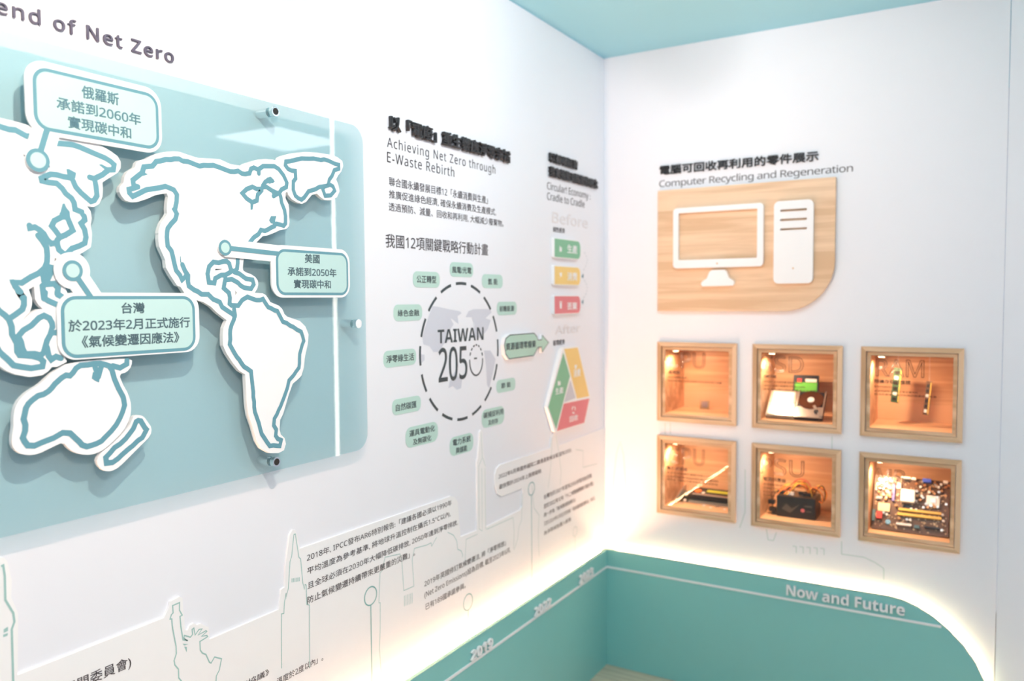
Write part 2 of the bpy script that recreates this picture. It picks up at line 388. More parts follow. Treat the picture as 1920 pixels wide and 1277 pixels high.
# wainscots with hidden light strips
ZW = .4772; ZL = .4076
def wainscots():
    t = thing('wainscot_board', 'long teal skirting board under the timeline, with years 2019 to 2023', 'wainscot')
    prism('panel', [[(-3.8, 0), (-WR + .012, 0), (-WR + .012, ZW), (-3.8, ZW)]], WL - .014, WL, TEAL, 'L', t)
    box('top_edge', (WL - .014, WL + .0004, -3.8, -WR + .0115, ZW, ZW + .0012), TEALTOP, t)
    prism('timeline_stripe', [[(-3.8, ZL - .004), (-WR - .003, ZL - .004), (-WR - .003, ZL + .004), (-3.8, ZL + .004)]], WL, WL + .003, BOARDW, 'L', t)
    for s, x0, x1, yt, yb, off in (('2019', 881.5, 921.6, 1221.5, 1239.5, .012), ('2022', 1000.7, 1031.4, 1140.5, 1157.5, .012), ('2023', 1085, 1110.5, 1080, 1095.5, .012)):
        y = thing('year_sign', {'2019': 'white raised year 2019 on the teal board, nearest of the years', '2022': 'white raised year 2022 on the teal board', '2023': 'white raised year 2023 on the teal board nearest the corner'}[s], 'sign', 'year numbers on the teal board')
        write(s, x0, x1, yt, yb, WL + .002, BOARDW, 'L', y, 'digit', 'l', depth=.007, offset=.0, split=True, bold=True)
    t = thing('wainscot_board', 'teal skirting board on the right wall with a rounded end', 'wainscot')
    pts = [(WL, 0), (1.385, 0), (1.385, .12), (1.378, .19), (1.362, .25), (1.336, .305), (1.300, .355), (1.258, .397), (1.212, .432), (1.165, .457), (1.12, .472), (1.075, ZW), (WL, ZW)]
    prism('panel', [pts], WR - .014, WR, TEAL, 'R', t)
    e = [(a, b) for a, b in pts[1:]]
    out = [(a + dx, b + dz) for (a, b), (dx, dz) in zip(e, [(.0012, 0)] * 3 + [(.0011, .0004), (.001, .0006), (.0009, .0007), (.0008, .0009), (.0006, .001), (.0005, .0011), (.0004, .0011), (.0002, .0012), (0, .0012)])]
    prism('top_edge', [out + e[::-1]], WR - .014, WR + .0004, TEALTOP, 'R', t)
    xe = at_z('R', 1765, ZL, WR)
    prism('timeline_stripe', [[(WL + .003, ZL - .004), (xe, ZL - .004), (xe, ZL + .004), (WL + .003, ZL + .004)]], WR, WR + .003, BOARDW, 'R', t)
    y = thing('lettering_sign', 'white raised words Now and Future on the teal board', 'sign')
    write('Now and Future', 1475, 1697, 1096, 1114.5, WR + .002, BOARDW, 'R', y, 'letter', 'l', depth=.008, offset=.0, split=True, space=1.0, bold=True)
    # strips behind the boards
    t = thing('light_strip', 'warm light strip hidden behind the teal board on the left wall', 'light')
    box('strip', (.0055, .0135, -3.8, -.06, ZW - .010, ZW - .004), LED, t)
    t = thing('light_strip', 'warm light strip hidden behind the rounded teal board', 'light')
    path = [(.05, ZW - .019), (1.07, ZW - .019), (1.155, .440), (1.20, .418), (1.245, .385), (1.285, .345), (1.320, .297), (1.344, .245), (1.360, .19), (1.366, .12), (1.366, .02)]
    vs, fs = ribbon_data([path], .004, .003, 'R'); v2, _ = ribbon_data([path], .004, .008, 'R'); n = len(vs)
    fs2 = list(fs) + [tuple(n + i for i in f) for f in fs]
    for i in range(len(path) - 1): fs2 += [(2 * i, 2 * i + 2, n + 2 * i + 2, n + 2 * i), (2 * i + 1, 2 * i + 3, n + 2 * i + 3, n + 2 * i + 1)]
    me = bpy.data.meshes.new('strip'); me.from_pydata(vs + v2, [], fs2); link('strip', me, LEDR, t)
    t = thing('light_strip', 'upright white light strip at the outer end of the right wall', 'light')
    box('channel', (1.532, 1.556, -.006, .02, .02, H - .01), STEEL, t)
    box('diffuser', (1.534, 1.554, -.010, -.006, .03, H - .02), LEDV, t)
wainscots()

# ------------------------------------------------------------------ skyline relief board, left wall
OB = .005
def skyline():
    t = thing('skyline_board', 'thin white relief board cut as a city skyline with printed history texts', 'relief panel')
    edge = [(-60, 1045), (-6, 1044), (8, 1046), (14, 1053), (22, 1088), (21, 1120), (34, 1150), (33, 1266), (308, 1158.5), (317, 1138), (319, 1128), (337, 1118.5), (342, 1121),
            (344, 1150), (347, 1181), (352, 1182), (356, 1173), (363, 1168.5), (370, 1172), (376, 1169), (384, 1173), (391, 1176), (393, 1199), (523, 1143), (527, 1106), (534, 1101), (535, 1062), (543, 1003),
            (548, 994), (554, 994), (557, 1003), (562, 1029), (845, 930.5), (852, 932), (858, 940), (861, 980), (864, 1006.5), (895, 994), (894, 866), (896, 858), (899, 823), (899, 811), (902, 806), (905, 811), (907, 849), (911, 874), (911.5, 988),
            (975, 956.5), (979.5, 949), (980, 915), (940, 931), (932, 926), (928, 912), (928, 890), (931, 879), (938, 871.5), (1032, 840), (1034, 820), (1039, 812), (1044, 818), (1048, 835), (1095, 817), (1131, 803)]
    pts = pxl(edge, OB); pts[-1] = (-.001, pts[-1][1])
    pts = [p for p in pts]
    loop = [(-3.7, pts[0][1])] + pts + [(-.001, .30), (-3.7, .30)]
    prism('relief_board', [loop], 0, OB, BOARDW, 'L', t)
    o = OB + .0004
    def lines(name, px, wd, m, label=None, polys=()):
        for p in px: ribbon(name, [pxl(p, o)], wd, o, m, 'L', t, caps=False)
        for q in polys: flat('printed_patch', pxl(q, o), o, m, 'L', t)
    lines('tower_outline', [[(2, 1062), (6, 1060), (9, 1080), (10, 1125), (25, 1150), (27, 1166), (22, 1180), (25, 1285)]], .0035, LINE, None, [[(7, 1180), (15, 1175), (15, 1183), (7, 1187)], [(6, 1190), (15, 1187), (14, 1192), (6, 1195)]])
    C2 = lambda p: K(250, 1070, 6.17, p)
    lines('statue_outline', [C2([(530, 1400), (555, 1277), (525, 1240), (522, 1140), (480, 1090), (472, 1040), (498, 960), (495, 880), (450, 640), (445, 560), (425, 560), (440, 510), (460, 490), (455, 405), (535, 370), (535, 460), (565, 515), (540, 530), (550, 650), (575, 800), (630, 810), (585, 780), (590, 750), (660, 770), (685, 740), (680, 680), (700, 665), (715, 745), (760, 680), (795, 675), (750, 745), (840, 695), (850, 705), (790, 760), (850, 750), (860, 765), (770, 820), (775, 920), (800, 955), (840, 970), (880, 1060), (900, 1070), (940, 1000), (1020, 1020), (995, 1150), (960, 1220), (950, 1400)])], .0026, LINE, None, [C2([(570, 845), (640, 850), (590, 865)]), C2([(590, 880), (620, 885), (618, 945)])])
    C3 = lambda p: K(500, 920, 4.8, p)
    lines('clock_tower_outline', [C3([(135, 1600), (133, 1110), (155, 1105), (160, 1010), (175, 920), (175, 970), (195, 880), (210, 640), (225, 590), (245, 395), (258, 390), (290, 600), (305, 615), (310, 660), (325, 830), (340, 890), (345, 845), (355, 850), (362, 1025), (385, 1030), (387, 1600)])]
          + [C3([(228 + k * 13, 790 - k * 2), (228 + k * 13, 826 - k * 2)]) for k in range(6)], .0022, LINE)
    lines('temple_outline', [C3([(1022, 1750), (1030, 1620), (1015, 1420), (1022, 1250), (1022, 1010), (1010, 1010), (1020, 740), (1040, 720), (1065, 600), (1200, 570), (1215, 620), (1235, 900), (1325, 860), (1310, 620), (1330, 520), (1440, 490), (1480, 470), (1485, 500), (1530, 420)]),
          C3([(1630, 375), (1680, 400), (1710, 450), (1720, 530), (1750, 540), (1765, 580), (1760, 600)])] + [C3([(1240 + k * 14, 945 - k * 5), (1240 + k * 14, 1040 - k * 5)]) for k in range(6)], .0018, LINE)
    C4 = lambda p: K(780, 800, 5.108, p)
    lines('skyscraper_outline', [C4([(625, 60), (635, 300), (600, 380), (605, 980), (635, 1000), (630, 400)]), C4([(665, 380), (640, 300)]), C4([(668, 980), (660, 400)]), C4([(470, 1290), (480, 1080), (590, 1030)]), C4([(675, 985), (930, 870), (940, 1000), (935, 1170)]), C4([(1020, 640), (1010, 900), (985, 960), (975, 1070), (940, 1180)])], .0022, LINEF)
    lines('pagoda_outline', [C4([(1300, 110), (1300, 200), (1290, 400), (1265, 590)]), C4([(1340, 90), (1365, 230), (1390, 430), (1380, 560)]), C4([(1110, 560), (1130, 780), (1180, 850), (1170, 1000), (1180, 1250)]), C4([(1530, 220), (1600, 230), (1600, 390), (1735, 355)])], .0024, LINEF)
    # printed history texts
    T = lambda s, x0, x1, yt, yb: write(s, x0, x1, yt, yb, o + .0002, INK, 'L', t, offset=.004)
    T('2018年, IPCC發布AR6特別報告:「建議各國必須以1990年', 575.4, 846.9, 1040.4, 1053.3)
    T('平均溫度為參考基準, 將地球升溫控制在攝氏1.5°C以內,', 576, 844.8, 1065.8, 1078.3)
    T('且全球必須在2030年大幅降低碳排放, 2050年達到淨零排放,', 576.7, 858.3, 1093, 1105.6)
    T('防止氣候變遷持續帶來更嚴重的災難」。', 576, 778, 1120, 1133.5)
    T('2019年英國修訂氣候變遷法, 將「淨零排放」', 795.8, 948.4, 1090, 1101.2)
    T('(Net Zero Emissions)設為目標, 截至2023年6月,', 795.8, 957.3, 1110.3, 1122)
    T('已有189國承諾參與。', 797.8, 873, 1133, 1144.4)
    T('2022年6月美國參議院二讀通過氣候法案,宣布2030,', 935, 1071.7, 890, 898.6)
    T('最快預計2024年上路徵碳稅.', 935.6, 1016, 909.6, 918.2)
    T('台灣也於2021年宣布2050淨零排放目標,', 1019.8, 1110, 928, 936.5)
    T('並於2022年公布「十二項關鍵戰略行動計畫」', 1019.8, 1112.8, 945.8, 954.2)
    T('進一步為「氣候變遷因應法」', 1019.8, 1079.5, 962.5, 970)
    T('又於2023年2月正式完成「氣候變遷因應法」修法,', 1019.8, 1115.7, 979, 986.6)
    T('為淨零排放邁入新頁.', 1019.8, 1071.7, 996.7, 1004.4)
    T('專門委員會)', 118, 246, 1284, 1306)
    T('巴黎協議》', 433, 504.6, 1291, 1303)
    T('溫度於2度以內」。', 519, 606, 1273, 1286)
    # round timeline markers on stalks
    for x, y, ry, wd, m in ((694.8, 1117.5, 17, .0032, MARK), (877.5, 1129, 15, .0028, MARK), (996.3, 916.5, 12, .0028, MARK), (1078, 996.7, 9, .0024, LINEF)):
        u, z = L(x, y, o); r = abs(L(x, y + ry, o)[1] - z)
        c = circ(u, z, r); 
        ribbon('timeline_marker', [c + [c[0]], [(u, z - r), (u, .3)]], wd, o + .0003, m, 'L', t, caps=False)
skyline()

# ------------------------------------------------------------------ world map on acrylic
OS = .040; OF = .050
def acrylic():
    t = thing('acrylic_panel', 'large pale blue translucent acrylic panel on chrome standoffs carrying the world map', 'panel')
    lp = rrect(-3.35, -1.4935, 1.1349, 1.9192, .04, 8)
    prism('sheet', [lp], OS - .006, OS, ACRY, 'L', t)
    flat('tint_film', [(u * 1 if u < -2 else u - .0006, z) for u, z in lp], OS - .0066, FILM, 'L', t)
    for px, py in ((516, 209), (672, 607), (518, 866)):
        u, z = L(px, py, .05)
        s = bmobj('standoff', lambda bm: [acyl(bm, (.0003, u, z), (.0325, u, z), .0102, seg=28), acyl(bm, (OS + .0003, u, z), (OS + .0018, u, z), .009, seg=28)], CHROME, t)
        cyl('cap', (OS + .0018, u, z), (OS + .0115, u, z), .0105, CHROME, s, seg=28)
        cyl('cap_recess', (OS + .0115, u, z), (OS + .0119, u, z), .0072, DARKM if py != 607 else CHROME, s, seg=24)
acrylic()
A = lambda p: K(0, 220, 6.721, p)
B = lambda p: K(0, 400, 7.98, p)
Cc = lambda p: K(0, 540, 7.095, p)
D = lambda p: K(220, 280, 7.98, p)
E_ = lambda p: K(400, 280, 6.384, p)
F = lambda p: K(280, 420, 7.095, p)
G = lambda p: K(380, 480, 10.644, p)
H_ = lambda p: K(360, 520, 3.361, p)
I = lambda p: K(0, 540, 3.36, p)
J = lambda p: K(200, 160, 3.192, p)
def smooth(lp, n=1):
    for _ in range(n):
        out = []
        for i in range(len(lp)):
            a, b = lp[i], lp[(i + 1) % len(lp)]
            out += [(a[0] * .75 + b[0] * .25, a[1] * .75 + b[1] * .25), (a[0] * .25 + b[0] * .75, a[1] * .25 + b[1] * .75)]
        lp = out
    return lp
CW = .0095
def wiggle(path, step=.009, amp=.0011):
    out = []; rr = random.Random(len(path) * 7 + 3)
    closed = math.dist(path[0], path[-1]) < 1e-6
    for a, b in zip(path[:-1], path[1:]):
        d = math.dist(a, b)
        n = max(1, int(d / step))
        if not out: out.append(a)
        for k in range(1, n + 1):
            f = k / n; p = (a[0] + (b[0] - a[0]) * f, a[1] + (b[1] - a[1]) * f)
            if k < n or d > step * .6: p = (p[0] + rr.uniform(-amp, amp), p[1] + rr.uniform(-amp, amp))
            out.append(p)
    if closed: out[-1] = out[0]
    else: out[0], out[-1] = path[0], path[-1]
    return out
def continents():
    # Americas with Greenland
    out = (D([(33, 592), (40, 560), (95, 500), (110, 410), (150, 340), (265, 270), (285, 200), (330, 165), (430, 145), (500, 100), (590, 65), (720, 38), (840, 30), (930, 38), (1050, 80), (1200, 128), (1400, 138), (1500, 150)])
        + E_([(0, 112), (80, 120), (200, 175), (340, 200), (380, 170), (450, 148), (540, 122), (620, 115), (720, 125), (775, 135), (785, 100), (830, 75), (950, 45), (1100, 30), (1250, 40), (1400, 65), (1480, 90), (1545, 140), (1555, 200), (1530, 270), (1495, 310), (1470, 360), (1495, 420), (1512, 500), (1480, 575), (1400, 610), (1330, 605), (1280, 570), (1240, 530), (1180, 545), (1150, 580), (1110, 630), (1060, 652), (1000, 635), (940, 600), (900, 550), (885, 505), (865, 520), (865, 590), (900, 660), (908, 720), (905, 800), (912, 860), (905, 920), (870, 955), (800, 965), (740, 995), (650, 1030), (590, 1040), (500, 1130)])
        + [(466, 470)] + G([(830, 40), (812, 110), (800, 240), (810, 290), (870, 330), (960, 360), (1050, 420), (1100, 490), (1110, 570), (1090, 650), (1040, 735), (1200, 745), (1260, 780), (1310, 850), (1350, 920), (1420, 950), (1520, 990), (1590, 1060), (1630, 1150)])
        + H_([(575, 225), (600, 248), (680, 275), (715, 310), (735, 360), (730, 420), (712, 500), (705, 570), (690, 620), (660, 650), (635, 670), (610, 740), (575, 860), (555, 900), (552, 960), (560, 990), (585, 1015), (592, 1050), (580, 1090), (545, 1108), (490, 1108), (436, 1080), (406, 1030), (381, 940), (356, 870), (346, 800), (336, 612), (298, 590), (258, 540), (218, 480), (196, 430), (194, 370), (198, 320), (218, 270), (160, 225), (120, 185), (70, 155), (40, 148)])
        + F([(560, 980), (470, 920), (415, 835), (370, 820), (335, 765), (278, 680), (222, 580), (213, 480), (173, 390), (133, 300), (120, 200), (125, 100)])
        + D([(612, 1260), (622, 1200), (657, 1100), (727, 1000), (747, 960), (742, 900), (747, 800), (762, 710), (742, 658), (650, 668), (560, 688), (450, 738), (290, 790), (200, 790), (120, 764), (64, 697), (36, 640)]))
    tri = G([(600, 625), (690, 742), (650, 785), (652, 700)]); slit = G([(240, 288), (262, 255), (400, 262), (330, 278)])
    t = thing('continent_cutout', 'white cutout of the Americas and Greenland with blue coastline on the blue panel', 'map piece', 'map cutouts on the acrylic panel')
    prism('board', [pxl(out, OF), pxl(tri, OF), pxl(slit, OF)], OS + .0005, OF, BOARDW, 'L', t)
    o = OF + .0004
    paths = [D([(310, 560), (170, 605), (175, 660), (235, 700), (330, 660), (450, 605), (540, 585), (620, 580), (720, 550), (790, 580), (850, 600), (885, 680), (885, 780), (870, 880), (855, 900), (890, 970), (860, 1040), (810, 1110), (760, 1190)]) + F([(235, 110), (235, 170), (240, 300), (300, 350), (320, 430), (330, 520), (360, 610), (410, 690), (430, 735), (490, 690)]),
        F([(440, 540), (475, 620), (510, 690), (515, 770), (530, 820), (600, 880), (700, 930), (790, 940), (850, 1000), (940, 1040), (970, 1100), (1040, 1150), (1110, 1200), (1140, 1230)]),
        D([(310, 560), (240, 540), (240, 460), (290, 400), (370, 350), (400, 260), (530, 255), (580, 185), (720, 150), (920, 150), (1050, 190), (1230, 245), (1430, 240)]) + E_([(0, 190), (90, 215), (200, 265), (300, 265), (340, 295), (430, 290), (450, 240), (490, 220), (540, 245), (600, 200), (730, 205), (780, 240), (840, 310), (880, 400), (870, 450), (820, 480), (790, 520), (810, 570), (820, 640), (855, 720), (860, 800), (865, 890), (840, 910), (760, 890), (735, 900), (730, 920), (620, 980), (570, 960), (540, 1020), (480, 1060), (425, 1130)]),
        E_([(545, 245), (545, 290)]), E_([(790, 530), (700, 490), (640, 450), (590, 450), (570, 480), (470, 455), (400, 480), (345, 520), (400, 590), (470, 630), (520, 610), (530, 540), (580, 490)]), E_([(590, 440), (620, 390), (680, 350), (705, 375), (670, 385)]), E_([(720, 560), (770, 530)]),
        F([(1195, 430), (1175, 440), (1175, 520), (1170, 600), (1130, 640), (1085, 610), (1060, 520), (1030, 490), (920, 510), (850, 510), (800, 560), (780, 660), (790, 770), (860, 785), (880, 720), (960, 680), (1020, 680), (1080, 640)]),
        F([(1130, 640), (1200, 660), (1280, 720), (1370, 750), (1395, 800), (1350, 860), (1260, 850), (1180, 780), (1100, 740), (1020, 740), (1010, 700), (1000, 780), (985, 860), (1060, 910), (1075, 980), (1070, 1060), (1100, 1085), (1180, 1080), (1230, 1010), (1310, 970)]) + H_([(403, 142), (450, 140), (480, 190), (540, 215), (575, 280), (640, 315), (690, 345), (705, 400), (680, 480), (675, 570), (640, 620), (610, 650), (600, 700), (560, 810), (520, 890), (515, 930), (530, 960), (525, 1000), (560, 1030), (555, 1065), (490, 1060), (440, 990), (420, 920), (395, 850), (385, 720), (370, 590), (330, 560), (280, 500), (240, 420), (240, 330), (272, 240), (265, 200)]),
        E_([(1380, 430), (1270, 450), (1220, 475), (1140, 500), (1090, 580), (1055, 600), (980, 560), (955, 480), (960, 390), (990, 350), (980, 260), (900, 240), (860, 190), (870, 150), (960, 130), (1060, 110), (1200, 115), (1370, 130), (1450, 175), (1505, 180), (1505, 230), (1450, 250), (1420, 320), (1385, 360), (1380, 410), (1430, 440), (1455, 500), (1410, 555), (1340, 550), (1310, 480), (1330, 440)])]
    polys = [E_([(690, 800), (755, 800), (740, 850), (750, 900), (690, 885), (668, 850)]), E_([(600, 430), (600, 380), (650, 335), (700, 335), (720, 375), (690, 405), (640, 400), (620, 440)]), D([(400, 260), (430, 290), (415, 350), (460, 375), (380, 400), (330, 380)]), F([(408, 430), (418, 430), (425, 510), (455, 570), (470, 630), (440, 590), (410, 500)]), E_([(445, 640), (480, 640), (470, 720), (445, 725)]), E_([(700, 520), (760, 535), (715, 575)])]
    ribbon('coastline', [wiggle(pxl(p, o)) for p in paths], CW, o, COAST, 'L', t, [pxl(p, o) for p in polys])
    # Asia
    out = ([(-70, 200), (-20, 214)] + A([(0, 8), (180, 50), (330, 92), (390, 118)]) + [(80, 240), (120, 250)] + A([(1170, 310), (1280, 360), (1400, 430), (1480, 490), (1520, 560), (1520, 640), (1480, 700), (1380, 760), (1290, 820), (1295, 900), (1290, 1000), (1250, 1090), (1180, 1130), (1110, 1120), (1090, 1112), (1140, 1180), (1155, 1277)])
        + B([(1372, 60), (1355, 180), (1375, 290), (1370, 430), (1355, 510), (1230, 590), (1140, 640)]) + [(150, 492), (165, 545), (118, 560), (113, 600), (112, 650), (125, 676)]
        + Cc([(885, 985), (760, 1050), (690, 1050), (640, 1110), (560, 1160), (400, 1185), (200, 1150), (80, 1100), (0, 1040)]) + [(-70, 650)])
    hole1 = B([(820, 660), (882, 706), (815, 710)]); hole2 = B([(940, 1030), (1180, 1170), (1010, 1200)])
    hole3 = [(54, 543), (64, 536.6), (65, 550), (66, 561), (72, 571), (81, 579.5), (72, 580), (64, 584), (56, 589), (35, 607.6), (56, 585), (60, 571), (60, 560)]
    t = thing('continent_cutout', 'white cutout of Asia with blue coastline at the left edge of the map', 'map piece', 'map cutouts on the acrylic panel')
    prism('board', [pxl(out, OF), pxl(hole1, OF), pxl(hole2, OF), pxl(hole3, OF)], OS + .0005, OF, BOARDW, 'L', t)
    paths = [[(-70, 218)] + A([(0, 120), (120, 155), (200, 165), (330, 230), (450, 245)]),
        A([(670, 325), (770, 325), (900, 350), (1000, 375), (1100, 410), (1220, 470), (1330, 520), (1400, 550), (1445, 600), (1430, 660), (1370, 665), (1290, 720), (1190, 770), (1130, 755)]),
        A([(1190, 770), (1210, 870), (1215, 980), (1190, 1040), (1150, 1055), (1080, 1000), (1020, 950), (960, 880), (905, 770), (900, 720), (870, 755), (800, 750), (710, 725), (630, 720), (525, 760), (530, 800), (620, 815), (710, 830), (780, 900), (830, 960), (900, 1020), (930, 1080), (950, 1160), (1030, 1200), (1070, 1277)]) + B([(1260, 40), (1270, 100), (1220, 150), (1260, 240), (1285, 350), (1265, 440), (1180, 480), (1080, 520), (980, 620), (880, 540), (850, 470), (860, 400), (900, 350), (990, 330), (1095, 250), (1060, 160), (1000, 40)]),
        B([(950, 40), (810, 110), (770, 180), (830, 260), (890, 340)]),
        B([(440, 180), (450, 220), (530, 215), (590, 240), (650, 310), (700, 380), (760, 450), (850, 440)]), B([(570, 330), (640, 420), (700, 520), (710, 620), (700, 720), (660, 820), (590, 890), (450, 960), (320, 1040), (190, 1035), (240, 1100), (310, 1180), (350, 1277)]) + Cc([(250, 50), (310, 130), (325, 220), (290, 290), (200, 360), (120, 410)]),
        B([(700, 790), (830, 820), (760, 900), (700, 1030), (640, 1080), (660, 1277)]), B([(640, 880), (650, 1000), (700, 1060), (800, 1050), (860, 1110), (850, 1200), (930, 1250)]),
        [(-60, 540)] + Cc([(0, 300), (60, 370), (120, 420), (150, 520), (170, 620), (230, 740), (240, 850), (270, 900), (400, 900), (540, 930), (570, 980), (560, 1050), (420, 1070), (300, 1050), (180, 1020), (100, 950), (0, 850)]) + [(-60, 590)],
        Cc([(240, 750), (250, 640), (310, 570), (420, 500), (520, 400), (580, 375), (650, 410), (700, 460), (690, 520), (680, 600), (755, 590)]), Cc([(680, 600), (630, 700), (600, 790), (580, 860), (540, 890), (470, 870), (330, 870), (300, 800), (280, 720), (250, 660)]), Cc([(625, 790), (645, 900), (680, 945), (740, 910), (810, 935)]),
        Cc([(600, 60), (600, 130), (650, 175), (780, 230)]), Cc([(760, 60), (770, 90), (840, 130)])]
    polys = [A([(790, 1085), (815, 1085), (840, 1140), (880, 1190), (885, 1290), (740, 1290), (760, 1200)]), B([(890, -10), (1040, -10), (1040, 60), (960, 80), (890, 90)]), B([(700, 790), (860, 800), (855, 860), (780, 920), (740, 1020), (640, 1000), (640, 880)][:6]), Cc([(180, 640), (310, 780), (340, 840), (540, 880), (560, 960), (260, 930), (210, 880)]), B([(530, 350), (600, 270), (700, 340), (720, 460), (640, 480)]), A([(835, 650), (870, 650), (960, 700), (950, 770), (860, 770)]), A([(1245, 595), (1280, 590), (1400, 650), (1360, 690)]), A([(1105, 750), (1160, 735), (1200, 780), (1160, 800)])]
    ribbon('coastline', [wiggle(pxl(p, o)) for p in paths], CW, o, COAST, 'L', t, [pxl(p, o) for p in polys])
    # Australia
    out = I([(440, 468), (350, 520), (300, 560), (250, 610), (180, 650), (125, 700), (96, 750), (84, 820), (86, 880), (74, 950), (80, 1000), (112, 1037), (170, 1055), (240, 1047), (320, 1007), (400, 970), (440, 1020), (500, 1048), (570, 1053), (640, 1030), (700, 980), (780, 900), (820, 820), (828, 740), (810, 670), (770, 600), (750, 545), (800, 530), (830, 490), (832, 445), (700, 445)])
    o1 = OF - .0004; o = o1 + .0004
    t = thing('continent_cutout', 'white cutout of Australia with blue coastline below the Taiwan callout', 'map piece', 'map cutouts on the acrylic panel')
    prism('board', [smooth(pxl(out, o1))], OS + .0005, o1, BOARDW, 'L', t)
    c = I([(490, 490), (450, 550), (400, 550), (330, 620), (300, 660), (220, 690), (170, 740), (150, 810), (160, 880), (140, 960), (190, 1000), (300, 960), (430, 900), (490, 960), (530, 1000), (600, 990), (650, 960), (720, 880), (770, 800), (790, 720), (730, 600), (700, 490), (650, 480), (570, 480)])
    paths = [smooth(pxl(c, o))]; paths[0].append(paths[0][0]); paths.append(pxl(I([(710, 490), (760, 500), (800, 480), (800, 455)]), o)); paths.append(pxl(I([(598, 495), (615, 540)]), o)); paths.append(pxl(I([(640, 490), (620, 560)]), o))
    ribbon('coastline', [wiggle(p) for p in paths], CW, o, COAST, 'L', t, [pxl(I([(585, 530), (632, 530), (625, 595), (605, 588), (578, 570)]), o)])
    # New Zealand
    o1 = OF - .0012; o = o1 + .0004
    out = I([(845, 803), (875, 800), (905, 808), (935, 850), (956, 880), (950, 930), (890, 990), (820, 1060), (750, 1130), (700, 1156), (655, 1153), (618, 1120), (608, 1080), (645, 1030), (700, 990), (760, 930), (815, 875), (832, 830)])
    t = thing('continent_cutout', 'small white cutout of New Zealand right of Australia', 'map piece', 'map cutouts on the acrylic panel')
    prism('board', [smooth(pxl(out, o1))], OS + .0005, o1, BOARDW, 'L', t)
    c = I([(870, 835), (890, 840), (910, 880), (925, 890), (900, 940), (840, 990), (770, 1050), (710, 1100), (670, 1100), (665, 1070), (720, 1010), (790, 950), (840, 890), (855, 840)])
    p = pxl(c, o); p.append(p[0]); ribbon('coastline', [wiggle(p)], CW, o, COAST, 'L', t)
continents()

OC = .0548
def callout(label, outer, inner, stem, texts, bw, ink, cr):
    t = thing('callout_board', label, 'callout', 'callouts on the world map')
    u0, u1, z0, z1 = rect_px('L', *outer, OC); r = (z1 - z0) * .27
    prism('board', [rrect(u0, u1, z0, z1, r, 8)], OF + .0014, OC, BOARDW, 'L', t)
    u0, u1, z0, z1 = rect_px('L', *inner, OC); r = (z1 - z0) * .25
    o = OC + .0004
    flat('border', rrect(u0, u1, z0, z1, r, 8), o, OUTL, 'L', t)
    flat('face', rrect(u0 + bw, u1 - bw, z0 + bw, z1 - bw, r - bw, 8), o + .0003, FILL, 'L', t)
    (cx, cy), (sx, sy), ro = stem
    cu, cz = L(cx, cy, OC); su, sz = L(sx, sy, OC)
    d = Vector((su - cu, sz - cz)).normalized(); n = Vector((-d.y, d.x)); wb = cr * 1.15
    q = [(cu + n.x * wb, cz + n.y * wb), (su + n.x * wb + d.x * .01, sz + n.y * wb + d.y * .01), (su - n.x * wb + d.x * .01, sz - n.y * wb + d.y * .01), (cu - n.x * wb, cz - n.y * wb)]
    prism('stem_board', [q], OF + .0014, OC - .0003, BOARDW, 'L', t)
    prism('stem_board', [circ(cu, cz, cr * (1.75 if cx < 200 and cy > 400 else 1.0))], OF + .0016, OC - .0006, BOARDW, 'L', t)
    ribbon('stem_line', [[(cu, cz), (su + d.x * bw, sz + d.y * bw)]], ro, o + .0001, OUTL, 'L', t, caps=False)
    c = flat('marker_ring', circ(cu, cz, cr), o + .0004, OUTL, 'L', t)
    flat('marker_dot', circ(cu, cz, cr * .66), o + .0007, FILL, 'L', t)
    for s, x0, x1, yt, yb in texts: write(s, x0, x1, yt, yb, o + .0006, ink, 'L', t, offset=.020)
callout('pale blue speech board reading Russia 2060 at the upper left of the map', (47.4, 302.8, 106.5, 246.5), (61.5, 297.5, 121.5, 241), ((71, 300.4), (88, 243), .0095),
        [('俄羅斯', 153.1, 223.2, 160, 183), ('承諾到2060年', 105.7, 264.2, 181.6, 204), ('實現碳中和', 127.3, 246.3, 217, 239.5)], .0058, INKT, .0185)
callout('pale blue speech board reading United States 2050 over the Atlantic', (508.6, 655.8, 458, 558), (517.5, 652.5, 466, 553.5), ((421.8, 464.5), (519.5, 475.5), .0095),
        [('美國', 571.3, 599.4, 476.4, 493), ('承諾到2050年', 539, 630.8, 501, 517), ('實現碳中和', 550.9, 620.4, 524.6, 540.6)], .0058, INKC, .0155)
callout('pale green speech board reading Taiwan 2023 below the Pacific', (108, 373.5, 548.5, 677), (114.4, 365.8, 554.8, 673.6), ((136, 507.5), (170, 557), .0095),
        [('台灣', 227.7, 271.4, 568.3, 588.2), ('於2023年2月正式施行', 128, 356.3, 601, 622.7), ('《氣候變遷因應法》', 153.3, 336.3, 630.8, 652.5)], .0058, INKC, .0172)

